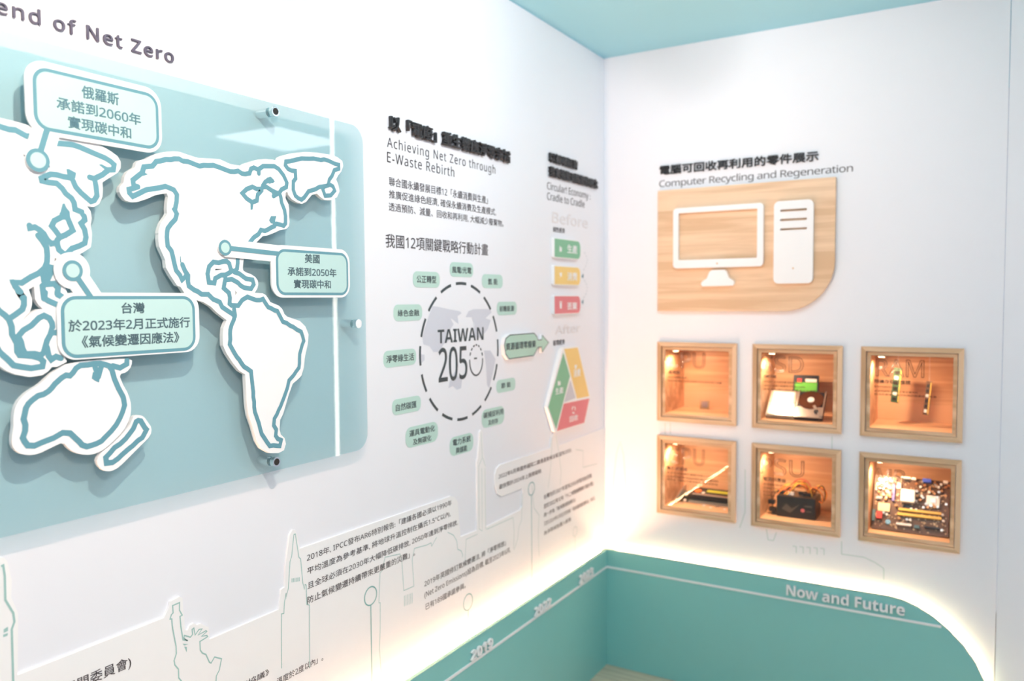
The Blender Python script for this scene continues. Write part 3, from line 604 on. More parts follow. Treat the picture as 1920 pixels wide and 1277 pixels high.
# ------------------------------------------------------------------ lettering on the left wall
def heading():
    t = thing('lettering_sign', 'grey raised title ending in of Net Zero above the acrylic panel', 'sign')
    write('Trend of Net Zero', -68, 324, -22, 7, .0005, TITLE, 'L', t, 'letter', 'l', depth=.004, offset=.008, split=True, space=1.17)
    t = thing('lettering_sign', 'thick black raised Chinese title above Achieving Net Zero', 'sign')
    write('以「電廢」重生響應淨零宗旨', 727, 953, 216.5, 244.5, .0005, BLACKL, 'L', t, 'letter', 'c', depth=.011, offset=.03, split=True)
    t = thing('lettering_sign', 'short two-line black raised Chinese title near the corner', 'sign')
    write('以循環經濟', 1027.3, 1080, 285.5, 303, .0005, BLACKL, 'L', t, 'letter', 'c', depth=.010, offset=.035, split=True)
    write('落實搖籃到搖籃的理念', 1027.3, 1118, 312, 330.5, .0005, BLACKL, 'L', t, 'letter', 'c', depth=.010, offset=.035, split=True)
    T = lambda s, x0, x1, yt, yb, k='c', off=.004, m=INK, sp=None: write(s, x0, x1, yt, yb, .0006, m, 'L', wl, kind=k, offset=off, space=sp)
    T('Achieving Net Zero through', 725.8, 928.7, 257, 275.3, 'l', .004, INK, 1)
    T('E-Waste Rebirth', 725.8, 851.8, 284.4, 303.6, 'l', .004, INK, 1)
    T('聯合國永續發展目標12「永續消費與生產」', 729.4, 914.5, 332, 348.2)
    T('推廣促進綠色經濟, 確保永續消費及生產模式,', 729.4, 930, 356.4, 371.5)
    T('透過預防、減量、回收和再利用, 大幅減少廢棄物。', 729, 944, 380, 395)
    T('我國12項關鍵戰略行動計畫', 723, 915.2, 439, 464, off=.006)
    T('Circular! Economy :', 1025.8, 1107, 341, 354.5, 'l')
    T('Cradle to Cradle', 1025.8, 1096, 360.5, 374, 'l')
    T('線性經濟', 1037, 1059, 425, 434.6, off=.01); T('循環經濟', 1036.8, 1058.8, 638.5, 648.5, off=.01)
    T('Before', 1035, 1102, 396.5, 417, 'l', .02, GHOST); T('After', 1041, 1088, 611, 627, 'l', .02, GHOST)
heading()

def diagram():
    t = thing('printed_diagram', 'dashed ring reading TAIWAN 2050 circled by mint name plates', 'diagram')
    o = .0006
    u0, _ = L(785.6, 660, o); u1, _ = L(935, 655, o); _, zt = L(868, 528.5, o); _, zb = L(863, 789.6, o)
    cu, cz, r = (u0 + u1) / 2, (zt + zb) / 2, (zt - zb) / 2; ru = (u1 - u0) / 2
    n = 16
    for k in range(n):
        a0 = (k + .5 - .34) * math.tau / n + math.tau / 4 - math.tau / n / 2 ; 
        pts = [(cu + (ru - .0045) * math.cos(a0 + j * .68 * math.tau / n / 6), cz + (r - .0045) * math.sin(a0 + j * .68 * math.tau / n / 6)) for j in range(7)]
        ribbon('ring_dash', [pts], .0085, o, INKM, 'L', t, caps=False)
    c2 = lambda p: K(700, 420, 5.32, p); c3 = lambda p: K(700, 630, 5.107, p)
    for lp in (c2([(590, 820), (640, 825), (750, 850), (860, 870), (880, 890), (840, 920), (850, 1000), (800, 960), (770, 940), (800, 1000), (740, 1100), (760, 1160), (700, 1200), (660, 1277), (600, 1277), (560, 1220), (500, 1200), (490, 1130), (510, 1050), (550, 930)]),
               c2([(920, 930), (950, 870), (1000, 850), (1160, 850), (1180, 880), (1120, 940), (1170, 960), (1140, 1050), (1100, 1100), (1040, 1150), (1000, 1100), (1010, 1000), (980, 930)]),
               c3([(455, 175), (490, 180), (490, 230), (462, 262)]), c3([(720, 500), (730, 440), (780, 340), (820, 400), (850, 420), (840, 500), (800, 515), (760, 480)]), c3([(1060, 140), (1120, 140), (1170, 220), (1150, 330), (1110, 500), (1090, 470), (1080, 300)])):
        flat('globe_land', pxl(lp, o - .0002), o - .0002, MAPG, 'L', t)
    write('TAIWAN', 820.7, 906.8, 618.6, 644.4, o + .0002, INKM, 'L', t, 'diagram_letter', 'l', bold=True)
    write('205', 822.4, 876, 653.5, 717.5, o + .0002, INKM, 'L', t, 'diagram_letter', 'l', offset=.008)
    eu, ez = L(892.9, 675.4, o); er = abs(L(892.9, 675.4 - 28.5, o)[1] - ez); eh = abs(at_z('L', 905, ez, o) - at_z('L', 880.7, ez, o)) / 2
    arc = lambda a, b, m=10: [(eu + eh * math.cos(math.radians(a + (b - a) * j / m)), ez + er * math.sin(math.radians(a + (b - a) * j / m))) for j in range(m + 1)]
    ribbon('zero_dial', [arc(175, 365, 16)] + [arc(a, a + 13, 3) for a in range(15, 165, 22)] + [[(eu - .012, ez + .006), (eu + .004, ez + .006)]], .005, o + .0002, INKM, 'L', t, caps=False)
    rows = [('風電/光電', 843.8, 887, 491, 518.7, [('風電/光電', 847.6, 883.8, 499.9, 512)]),
        ('公正轉型', 774.6, 824.4, 508.3, 538.8, [('公正轉型', 781.2, 818, 516.8, 530.5)]),
        ('氫能', 904, 942.5, 513.8, 540, [('氫 能', 914.8, 933, 522.4, 533.7)]),
        ('綠色金融', 738, 791.5, 571.3, 602.7, [('綠色金融', 745.7, 786, 581.7, 593.8)]),
        ('前瞻能源', 932, 968.8, 566, 591.4, [('前瞻能源', 936.8, 964, 574, 584.5)]),
        ('淨零綠生活', 719, 780.3, 658.6, 690.5, [('淨零綠生活', 724.5, 776.4, 667.6, 681.4)]),
        ('自然碳匯', 735.6, 789, 750, 780, [('自然碳匯', 742, 781, 759, 772)]),
        ('運具電動化', 760.7, 821, 803, 842, [('運具電動化', 767.6, 815.5, 808, 820), ('及無碳化', 774.4, 808.7, 824, 835.4)]),
        ('電力系統', 843.5, 887.4, 821.5, 857, [('電力系統', 849.2, 882.5, 825, 837), ('與儲能', 854.7, 876, 840.5, 851.5)]),
        ('碳捕捉', 903.6, 945.4, 769.5, 804, [('碳捕捉利用', 906.6, 943.8, 774.5, 785.5), ('及封存', 915.4, 934, 788.5, 798)]),
        ('節能', 931, 966.3, 713.5, 738, [('節 能', 939.9, 957.5, 719, 729)])]
    for nme, x0, x1, yt, yb, tx in rows:
        a, b, z0, z1 = rect_px('L', x0, x1, yt, yb, .001)
        p = prism('name_plate', [rrect(a, b, z0, z1, (z1 - z0) * .4, 6)], .0003, .001, MINT, 'L', t)
        for s, a0, a1, t0, t1 in tx: write(s, a0, a1, t0, t1, .0014, INKM, 'L', p, offset=.012)
    # arrow board
    c6 = lambda p: K(930, 600, 5.32, p)
    t = thing('arrow_board', 'raised mint arrow board with dark rim pointing at the triangle', 'sign')
    ar = c6([(84, 250), (98, 185), (140, 150), (380, 132), (408, 165), (418, 200), (455, 197), (460, 152), (525, 225), (460, 320), (455, 268), (418, 275), (375, 355), (130, 388), (97, 340)])
    loop = pxl(ar, .014)
    prism('board', [[(u + (u - loop[7][0] * .5 - loop[0][0] * .5) * .03, z + (z - loop[0][1]) * .08) for u, z in loop]], .0004, .0135, BOARDW, 'L', t)
    flat('face', loop, .0140, GREEN2, 'L', t); ribbon('rim', [loop + [loop[0]]], .0028, .0143, INKM, 'L', t, caps=False)
    write('資源循環零廢棄', 948.8, 1005, 644, 657.5, .0146, INKM, 'L', t, offset=.01)
    # three stage cards
    for lab, m, yt, yb, s, icon in (('green rounded card reading production, top of three', GREEN, 447, 481.5, '生產', 0), ('yellow rounded card reading consumption, middle of three', YELLOW, 499, 533, '消費', 1), ('red rounded card reading discard, bottom of three', RED, 555.5, 588.5, '丟棄', 2)):
        t = thing('stage_card', lab, 'card', 'three coloured stage cards')
        a, b, z0, z1 = rect_px('L', 1040, 1088, yt, yb, .013); h = z1 - z0
        prism('board', [rrect(a - .002, b + .002, z0 - .003, z1 + .003, 0, 6, (.006, h * .35, h * .35, .006))], .0004, .0125, BOARDW, 'L', t)
        flat('face', rrect(a, b, z0, z1, 0, 6, (.002, h * .33, h * .33, .002)), .013, m, 'L', t)
        write(s, 1063.5, 1082.5, yt + 12, yb - 7, .0134, BOARDW, 'L', t, offset=.02)
        cu = at_z('L', 1051.5, (z0 + z1) / 2, .0134); cz = (z0 + z1) / 2
        ic = [[(cu - .010, cz - .012), (cu + .008, cz - .012), (cu + .008, cz + .002), (cu + .001, cz + .008), (cu + .001, cz), (cu - .010, cz + .010)],
              [(cu - .010, cz + .010), (cu + .010, cz + .010), (cu + .007, cz - .004), (cu - .006, cz - .004), (cu - .008, cz - .012), (cu - .003, cz - .004), (cu - .008, cz + .002)],
              [(cu - .007, cz - .013), (cu + .007, cz - .013), (cu + .009, cz + .008), (cu - .009, cz + .008)]][icon]
        flat('icon', ic, .0134, BOARDW, 'L', t)
        if icon == 2: flat('icon', rrect(cu - .011, cu + .011, cz + .010, cz + .013, .001), .0134, BOARDW, 'L', t)
    dots = []
    for (ya, yb_) in ((473, 510), (525, 562)):
        for k in range(6):
            f0 = k / 6; x = 1094 + 7 * math.sin(math.pi * (f0 + .08)); y = ya + (yb_ - ya) * f0
            dots.append(pxl([(x, y), (1094 + 7 * math.sin(math.pi * min(1, f0 + .16)), y + (yb_ - ya) * .09)], .0006))
    ribbon('dotted_arrow', dots, .0016, .0006, GHOST if False else INKT, 'L', wl, [pxl(K(930, 400, 5.805, [(930, 690), (952, 650), (950, 710)]), .0006), pxl(K(930, 400, 5.805, [(930, 965), (952, 935), (948, 995)]), .0006)], caps=False)
    # triangle
    t = thing('triangle_board', 'raised three-colour triangle board of green, yellow and red bands', 'sign')
    O = .016
    outer = pxl(c6([(660, 280), (690, 268), (822, 262), (942, 760), (886, 1035), (606, 1122), (585, 1115), (512, 872)]), O)
    prism('board', [outer], .0004, O, BOARDW, 'L', t)
    for nme, m, lp in (('green_band', GREEN, [(672, 325), (738, 560), (600, 1090), (522, 870)]), ('yellow_band', YELLOW, [(680, 290), (815, 275), (930, 760), (808, 785)]), ('red_band', RED, [(675, 835), (932, 782), (880, 1025), (608, 1108)])):
        flat(nme, pxl(c6(lp), O + .0004), O + .0004, m, 'L', t)
    flat('centre_window', pxl(c6([(742, 600), (795, 778), (676, 825)]), O + .0003), O + .0003, mat('window_pale', (206, 208, 216), .5), 'L', t)
    for s, lp in (('生產', (592, 672, 685, 748)), ('消費', (775, 842, 500, 575)), ('回收', (735, 818, 965, 1022))):
        (x0, y0), (x1, y1) = c6([(lp[0], lp[2]), (lp[1], lp[3])]); write(s, x0, x1, y0, y1, O + .0008, BOARDW, 'L', t, offset=.02)
    cu, cz = L(*c6([(775, 895)])[0], O + .0008)
    for k in range(3):
        a = math.radians(90 + 120 * k); ribbon('recycle_arrow', [[(cu + .013 * math.cos(a + d), cz + .013 * math.sin(a + d)) for d in (.25, .9, 1.5)]], .006, O + .0008, BOARDW, 'L', t, caps=False)
    cu, cz = L(*c6([(630, 630)])[0], O + .0008); flat('icon', [(cu - .011, cz - .008), (cu + .011, cz - .008), (cu + .011, cz + .003), (cu + .003, cz + .011), (cu + .003, cz + .003), (cu - .011, cz + .011)], O + .0008, BOARDW, 'L', t)
    cu, cz = L(*c6([(795, 470)])[0], O + .0008); flat('icon', [(cu - .011, cz + .008), (cu + .011, cz + .008), (cu + .006, cz - .006), (cu - .006, cz - .006)], O + .0008, BOARDW, 'L', t)
diagram()

# ------------------------------------------------------------------ right wall: title, wooden sign
def wood_sign():
    t = thing('lettering_sign', 'dark raised Chinese title over the wooden computer sign', 'sign')
    write('電腦可回收再利用的零件展示', 1237.5, 1535, 312, 328.5, .0005, BLACKL, 'R', t, 'letter', 'c', depth=.006, offset=.016, split=True)
    write('Computer Recycling and Regeneration', 1236, 1599.3, 339, 351, .0006, INK, 'R', wr, kind='l', offset=-.012, space=1.25)
    t = thing('wooden_sign', 'light oak wall panel with one rounded corner carrying a white computer pictogram', 'sign')
    O = .018
    x0, z1 = R(1233.5, 358, O); x1, _ = R(1567, 333, O); _, z0 = R(1233.5, 583, O)
    prism('oak_panel', [rrect(x0, x1, z0, z1, 0, 14, (0, .175, 0, 0))], .0004, O, OAKS, 'R', t)
    O2 = O + .014
    a, b, c, d = rect_px('R', 1262, 1431, 391, 503.5, O2); e, f, g, h = rect_px('R', 1271.5, 1419.5, 400, 488, O2)
    m = thing('monitor_pictogram', 'white cutout computer monitor on the oak panel', 'pictogram')
    prism('screen_frame', [rrect(a, b, c, d, .014, 6), rrect(e, f, g, h, .003, 2)], O + .0005, O2, BOARDW, 'R', m)
    dx, dz = R(1344.5, 494, O2); flat('power_dot', circ(dx, dz, .0032, n=12), O2 + .0004, OAK, 'R', m)
    st = K(1200, 270, 3.869, [(520, 915), (612, 912), (626, 925), (642, 968), (678, 992), (682, 1010), (672, 1028), (450, 1033), (442, 1015), (450, 997), (484, 975), (502, 928)])
    prism('stand', [pxl(st, O2, 'R')], O + .0005, O2, BOARDW, 'R', m)
    a, b, c, d = rect_px('R', 1450.5, 1524.5, 378, 532, O2); m = thing('tower_pictogram', 'white cutout computer tower with three slots on the oak panel', 'pictogram')
    sl = []
    for y0, y1 in ((393, 397.5), (410.5, 415), (428.3, 432.3)):
        e, f, g, h = rect_px('R', 1462.5, 1513, y0, y1, O2); sl.append(rrect(e, f, g, h, .004, 4))
    prism('tower_case', [rrect(a, b, c, d, .018, 6)] + sl, O + .0005, O2, BOARDW, 'R', m)
    dx, dz = R(1487, 503, O2); flat('power_dot', circ(dx, dz, .0032, n=12), O2 + .0004, OAK, 'R', m)
    # faint printed skyline on the right wall
    q = lambda p: pxl(p, .0005, 'R')
    ribbon('printed_skyline', [q([(1148, 990), (1150, 905), (1156, 850), (1163, 828), (1169, 852), (1173, 905), (1176, 950)]), q([(1247, 793), (1247, 815)]), q([(1257, 793), (1257, 815)]), q([(1560, 818), (1560, 842)]),
        q([(1578, 1015), (1578, 1039), (1620, 1045), (1641, 1055), (1657, 1066), (1657, 1087)]), q([(1437, 992), (1440, 1012), (1450, 1014), (1456, 998)]), q([(1397, 880), (1397, 960), (1387, 990)])]
        + [q([(1486 + k * 13, 1024 + k), (1493 + k * 13, 1025 + k), (1493 + k * 13, 1037 + k)]) for k in range(5)], .003, .0005, LINEF, 'R', wr, caps=False)
wood_sign()

# ------------------------------------------------------------------ display niches
def B2(px, py, dep): return R(px, py, -dep)     # point at a depth behind the right wall -> (x, z)
NT = {'CPU': ('small oak-framed niche lettered CPU, top left of six', ['處理器', '中央處理器,運算', '與控制的核心,含銅金銀等可回收再利用之金屬'], (1251, 1322, 660.5, 688), 1252.7, [(1275, 694.5, 701), (1288, 705.5, 708.5), (1353, 712, 715.5)]),
      'SSD': ('oak-framed niche lettered SSD, top middle of six', ['硬碟', '儲存資料的主要裝置,固態與機械式', '含鋁合金稀土磁鐵等可回收之材料', '拆解後可再利用於新產品之生產製造'], (1427, 1507, 667, 696), 1432, [(1456, 702.5, 708.5), (1505, 713.5, 717), (1510, 721, 724.5), (1538, 727.5, 731)]),
      'RAM': ('oak-framed niche lettered RAM, top right of six', ['隨機存取記憶體', '暫時存放資料的元件', '含金銅錫等可回收之貴金屬材料', '經過拆解後可再次利用於新產品之生產'], (1642, 1733, 673.5, 704.5), 1639.5, [(1707, 711, 718.5), (1680, 723, 726.5), (1721, 731, 734.5), (1756, 737, 740.5)]),
      'GPU': ('oak-framed niche lettered GPU, bottom left of six', ['圖形處理器', '負責影像與圖形運算的核心元件', '含金銀銅鋁等可回收再利用之金屬材料', '經拆解分類後可再次利用於新品製造'], (1252, 1321, 838, 867), 1250.6, [(1289, 873.5, 880.5), (1337, 883.5, 887.5), (1347, 890.5, 894.5), (1346, 896.5, 900)]),
      'PSU': ('oak-framed niche lettered PSU, bottom middle of six', ['電源供應器', '提供電腦電力的元件', '含銅鐵鋁等可回收金', '屬及塑膠外殼等材料', '可以再利用'], (1425, 1508, 858, 887), 1431, [(1474, 894, 901), (1468, 905.5, 909), (1460, 912.5, 916), (1459, 919.5, 923), (1452, 926, 929.5)]),
      'MB': ('oak-framed niche lettered MB filled by a motherboard, bottom right', ['主機板', '連接各元件的電路板'], (1644, 1697, 878, 905), 1640, [(1665, 910, 917), (1675, 921, 925)])}
NORDER = [('CPU', 0, 0), ('SSD', 1, 0), ('RAM', 2, 0), ('GPU', 0, 1), ('PSU', 1, 1), ('MB', 2, 1)]
TXN = mat('niche_ink', (74, 44, 34), .5)
TXO = mat('niche_outline_ink', (92, 60, 46), .5)
def niche(key, ci, ri):
    lab, rows, big, tx, rr = NT[key]
    x = XS[ci]; zt = ZR[ri]; s = S_BOX; zb = zt - s; x1 = x + s; w1 = .016
    t = thing('display_niche', lab, 'display box', 'oak display niches')
    pts = [('frame_rail', [(x, zt), (x1, zt), (x1 - w1, zt - w1), (x + w1, zt - w1)], OAK), ('frame_rail', [(x, zb), (x + w1, zb + w1), (x1 - w1, zb + w1), (x1, zb)], OAK),
           ('frame_rail', [(x, zb), (x, zt), (x + w1, zt - w1), (x + w1, zb + w1)], OAKV), ('frame_rail', [(x1, zb), (x1 - w1, zb + w1), (x1 - w1, zt - w1), (x1, zt)], OAKV)]
    for n, p, m in pts: prism(n, [p], .0004, .015, m, 'R', t)
    a, b, c, d = x + w1 + .002, x1 - w1 - .002, zb + w1 + .002, zt - w1 - .002; e, f, g, h = x + INS, x1 - INS, zb + INS, zt - INS
    prism('inner_frame', [[(a, c), (b, c), (b, d), (a, d)], [(e, g), (f, g), (f, h), (e, h)]], .0004, .008, OAK, 'R', t)
    th = .005
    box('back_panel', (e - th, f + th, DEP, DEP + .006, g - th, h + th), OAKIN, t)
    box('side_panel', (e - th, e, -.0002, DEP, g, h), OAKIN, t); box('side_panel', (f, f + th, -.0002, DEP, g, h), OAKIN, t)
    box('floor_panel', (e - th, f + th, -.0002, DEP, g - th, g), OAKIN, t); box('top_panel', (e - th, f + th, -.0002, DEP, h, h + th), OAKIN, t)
    gp = box('glass_pane', (e, f, -.0035, -.0010, g, h), GLASS, t)
    # lamp in the upper left front corner
    l = (e + .030, .030, h - .010)
    q = cyl('downlight', (l[0], l[1], h), (l[0], l[1], h - .006), .014, STEEL, t); cyl('lamp_face', (l[0], l[1], h - .006), (l[0], l[1], h - .0072), .010, BULB, q)
    lamp('bulb', 'SPOT', (l[0], l[1], h - .012), (l[0] + .05, .07, g), P_NICHE * 9, (1, .67, .43), t, spot_size=math.radians(165), spot_blend=.6, shadow_soft_size=.008)
    o = .0040
    write(key, big[0], big[1], big[2], big[3], o, TXO, 'R', gp, 'outline_lettering', 'l', outline=.016)
    for k, (sx, yt, yb) in enumerate(rr):
        write(rows[k], tx, sx, yt, yb, o + .0002, TXN, 'R', gp, 'printed_text', 'c', offset=.02 if k == 0 else .01)
    return t, (e, f, g, h)
BX = {}
for key, ci, ri in NORDER: BX[key] = niche(key, ci, ri)[1]

def TR(x, y, z, rx=0, ry=0, rz=0):
    return Matrix.Translation((x, y, z)) @ Matrix.Rotation(math.radians(rz), 4, 'Z') @ Matrix.Rotation(math.radians(ry), 4, 'Y') @ Matrix.Rotation(math.radians(rx), 4, 'X')
def chips():
    # processor
    e, f, g, h = BX['CPU']; cx, cz = B2(1320, 760, .16)
    X = TR(cx, .165, g + .0005, 68, 0, 4)
    t = thing('processor_chip', 'small square processor chip standing in the CPU niche', 'chip')
    box('substrate', (-.019, .019, 0, .038, 0, .0016), mat('chip_substrate', (150, 110, 60), .4), t, 0, X); box('heat_spreader', (-.012, .012, .007, .031, .0016, .004), mat('chip_cap', (120, 96, 92), .35, .5), t, .0008, X)
    # two hard drives and a solid state drive
    e, f, g, h = BX['SSD']
    for px, lab, dx in ((1464, 'silver hard drive with plain lid leaning left in the SSD niche', 0), (1517, 'opened hard drive showing its round platter in the SSD niche', 1)):
        cx, _ = B2(px, 790, .06)
        X = TR(cx, .032, g + .015, 42, 0, 0)
        t = thing('hard_drive', lab, 'hard drive')
        box('body', (-.050, .050, 0, .128, -.018, -.002), BLK if dx else STEEL, t, .002, X)
        if not dx:
            box('lid', (-.047, .047, .003, .125, -.002, .0015), STEEL, t, .002, X)
            box('label', (-.038, .038, .045, .115, .0015, .0019), SILV, t, 0, X)
            sc_ = [(sx * .043, yy_) for sx in (-1, 1) for yy_ in (.008, .064, .120)]
        else:
            bmobj('tray', lambda bm: [abox(bm, -.049, .049, 0, .05, -.002, .001, 0, X), abox(bm, -.049, -.045, .05, .127, -.002, .003, 0, X), abox(bm, .045, .049, .05, .127, -.002, .003, 0, X)], STEEL, t)
            cyl('platter', (0, .082, .0005), (0, .082, .0025), .044, mat('platter', (150, 128, 116), .12, 1), t, seg=40, X=X)
            cyl('hub', (0, .082, .0025), (0, .082, .005), .012, SILV, t, seg=24, X=X)
            bmobj('read_arm', lambda bm: abox(bm, -.004, .004, -.045, .01, 0, .002, 0, X @ Matrix.Translation((.020, .045, .004)) @ Matrix.Rotation(.5, 4, 'Z')), STEEL, t)
            cyl('arm_pivot', (.026, .026, .001), (.026, .026, .007), .008, DARKM, t, X=X)
            sc_ = [(sx * .044, yy_) for sx in (-1, 1) for yy_ in (.008, .120)]
        for a, b in sc_: cyl('screw', (a, b, .0015), (a, b, .0032), .0025, CHROME, t, seg=8, X=X)
    cx, _ = B2(1511, 722, .16)
    X = TR(cx, .160, g + .117, 80, 0, 2)
    t = thing('solid_state_drive', 'black solid state drive with green and red label behind the hard drives', 'drive')
    box('case', (-.046, .046, -.03, .040, -.007, 0), BLK, t, .002, X); box('green_label', (-.040, .040, -.026, .012, 0, .0006), mat('label_green', (100, 186, 62), .4), t, 0, X)
    box('red_label', (-.032, -.016, .012, .026, 0, .0006), mat('label_red', (208, 52, 48), .4), t, 0, X); box('white_label', (-.002, .038, .014, .026, 0, .0006), SILV, t, 0, X)
    box('easel', (-.01, .01, .150, .156, g, g + .075), ACRY, t)
    # memory sticks hanging on threads
    e, f, g, h = BX['RAM']
    for i, (a, b, c, d) in enumerate(((1684, 690, 1677, 755), (1742.5, 715, 1735, 778))):
        (xa, za), (xb, zb) = B2(a, b, .10), B2(c, d, .10)
        L_ = math.hypot(xa - xb, za - zb); ang = math.degrees(math.atan2(xa - xb, za - zb))
        X = TR(xb, .10, zb, 0, ang, 0) @ Matrix.Rotation(math.radians(-22), 4, 'Z')
        t = thing('memory_stick', ('green memory stick hanging on the left of the RAM niche', 'narrow black memory stick hanging on the right of the RAM niche')[i], 'memory module')
        wd = (.0145, .0095)[i]
        box('circuit_board', (-wd, wd, 0, .0014, 0, L_), (PCBG, PCBB)[i], t, 0, X)
        for k in range(6):
            box('memory_chip', (-wd * .6, wd * .35, -.0015, 0, .008 + k * (L_ - .012) / 6, .008 + k * (L_ - .012) / 6 + .011), SILV if (k + i) % 3 == 1 else BLK, t, 0, X)
        box('gold_contacts', (wd - .004, wd - .0005, -.0003, 0, .004, L_ - .004), GOLD, t, 0, X)
        cyl('hanging_thread', (xa, .1005, za), (xa, .1005, h), .0004, SILV, t, seg=6)
    # graphics card
    e, f, g, h = BX['GPU']
    X = TR((e + f) / 2 + .012, .105, g + .004, 16, 0, 0)
    t = thing('graphics_card', 'black graphics card with yellow and green stripe in the GPU niche', 'graphics card')
    box('circuit_board', (-.108, .108, -.075, .070, 0, .002), mat('gpu_pcb', (30, 34, 30), .4, var=.2, scale=60), t, 0, X)
    box('shroud', (-.075, .105, -.010, .066, .010, .030), BLK, t, .004, X)
    box('cooler_fins', (-.07, .10, -.03, .062, .002, .010), STEEL, t, 0, X)
    box('green_stripe', (-.01, .104, .030, .048, .030, .0306), mat('stripe_lime', (186, 190, 60), .4), t, 0, X)
    cyl('badge', (-.045, .032, .030), (-.045, .032, .0312), .014, mat('badge_orange', (230, 120, 60), .4), t, X=X); cyl('badge', (-.02, .020, .030), (-.02, .020, .0312), .007, SILV, t, X=X)
    box('silver_bar', (-.06, .09, -.002, .008, .030, .0325), STEEL, t, .001, X)
    for k, (a, b) in enumerate(((-.09, -.05), (-.085, -.02), (-.095, .03), (.03, -.055), (.045, -.035), (.085, -.055), (-.02, -.06), (.0, -.045))):
        cyl('capacitor', (a, b, .002), (a, b, .013), .0055, (STEEL, SILV)[k % 2], t, seg=14, X=X)
    box('gold_contacts', (-.06, .02, -.084, -.075, .0003, .0017), GOLD, t, 0, X)
    box('mounting_bracket', (-.112, -.108, -.06, .075, -.002, .032), STEEL, t, 0, X)
    # power supply
    e, f, g, h = BX['PSU']; xa, _ = B2(1456, 950, .055); xb, _ = B2(1529, 950, .055)
    y0, y1 = .055, .165; z0, z1 = g, g + .078
    t = thing('power_supply', 'black power supply unit with orange and red cables in the PSU niche', 'power supply')
    box('case', (xa, xb, y0, y1, z0, z1), BLK, t, .002)
    box('top_plate', (xa + .004, xb - .004, y0 + .004, y1 - .004, z1, z1 + .001), mat('psu_top', (84, 70, 62), .35, .4), t)
    prism('side_label', [[(xa + .018, z0 + .03), (xa + .035, z0 + .052), (xa + .055, z0 + .035), (xa + .085, z0 + .055), (xa + .05, z0 + .018)]], -y0 + .0003, -y0 + .0007, mat('psu_print', (88, 80, 70), .5), 'R', t)
    cyl('round_badge', (xa + .094, y0 - .0008, z0 + .032), (xa + .094, y0, z0 + .032), .007, mat('badge_pink', (214, 110, 110), .4), t)
    box('printed_bar', (xa + .10, xb - .012, y0 - .0006, y0, z0 + .046, z0 + .052), mat('psu_print', (88, 80, 70)), t); box('printed_bar', (xa + .106, xb - .014, y0 - .0006, y0, z0 + .028, z0 + .032), MATS['psu_print'], t)
    cols = [(mat('cable_orange', (232, 140, 60), .5)), (mat('cable_red', (190, 50, 44), .5)), (mat('cable_yellow', (236, 196, 70), .5)), (mat('cable_black', (34, 30, 30), .5)), (mat('cable_brown', (120, 74, 50), .5))]
    for k in range(26):
        m = cols[k % 5]; r = random.uniform
        sx = xb - .012 - r(0, .03); ex = xa + r(.0, .05); top = z1 + .030 + r(0, .028); yy2 = y1 - .02 - r(0, .06)
        if k % 3 == 1:
            P = [(sx, yy2, z1), (sx + .01, yy2, z1 + .03), (sx + .030, yy2, z1 + .034 + r(-.01, .01)), (min(f - .006, xb + .026 + r(-.006, .004)), yy2, z1 + .008), (min(f - .007, xb + .018), yy2 - .01, z1 - .025), (xb + .006, yy2 - .01, z1 - .01)]
        else:
            P = [(sx, yy2, z1), (sx - .005, yy2, top - .01), ((sx + ex) / 2 + r(-.02, .02), yy2 - r(0, .03), top), (ex + .015, yy2 - r(.0, .03), z1 + .03 + r(-.01, .01)), (ex, yy2 - .02, z1 + .006 + r(0, .008)), (ex - r(.0, .02), yy2 - .03, z1 + .006)]
        tube('cable', P, .0017, m, t)
    for k, (a, b, c) in enumerate(((xa + .012, y0 + .03, z1 + .003), (xa + .045, y0 + .02, z1 + .003), (xa + .085, y0 + .045, z1 + .003), (xb - .035, y0 + .03, z1 + .003))):
        box('connector', (a - .014, a + .014, b - .008, b + .008, c, c + .011), BLK if k != 1 else SILV, t, .001)
    for k in range(2):
        a = xa - .022 + k * .004; c = g + .048 - k * .028
        box('connector', (a - .012, a + .012, y0 + .01, y0 + .03, c - .008, c + .008), BLK, t, .001)
        tube('cable', [(xa + .01, y0 + .04, z1 + .006), (xa - .01, y0 + .03, z1 + .012), (a - .006, y0 + .022, c + .03), (a, y0 + .02, c + .008)], .0016, cols[3], t)
    box('connector', (xa - .02, xa - .002, y0 + .01, y0 + .03, g, g + .012), BLK, t, .001)
    # motherboard
    e, f, g, h = BX['MB']
    wdt = (f - e) - .012; X = TR(e + .006, .045, g + .003, 62, 0, 0)
    t = thing('motherboard', 'motherboard crowded with capacitors and yellow slots filling the MB niche', 'motherboard')
    box('circuit_board', (0, wdt, 0, .195, 0, .002), PCBB, t, 0, X)
    def P(px, py):  # spot on the tilted board as seen through the glass
        fu = (px - 1636) / (1780 - 1636); fv = (1011 + (px - 1636) * .085 - py) / 118
        return fu * wdt, fv * .190
    def part(n, px0, px1, py0, py1, hgt, m, bev=.001):
        a, d = P(px0, py0); b, c = P(px1, py1); ym = (py0 + py1) / 2
        c = P((px0 + px1) / 2, py1)[1]; d = P((px0 + px1) / 2, py0)[1]
        return box(n, (a, b, max(.001, c), min(.194, d), .002, .002 + hgt), m, t, bev, X)
    q = part('heatsink', 1689, 1716, 925, 953, .022, SILV)
    q = part('processor_socket', 1737, 1762, 935, 959, .007, SILV); part('socket_lever', 1744, 1755, 941, 951, .009, STEEL)
    part('memory_slot', 1686, 1766, 968, 973.5, .010, GOLD); part('memory_slot', 1684, 1767, 978, 984, .010, GOLD)
    part('expansion_slot', 1683, 1712, 998, 1003, .009, SILV); part('expansion_slot', 1736, 1764, 1003, 1007, .009, BLK)
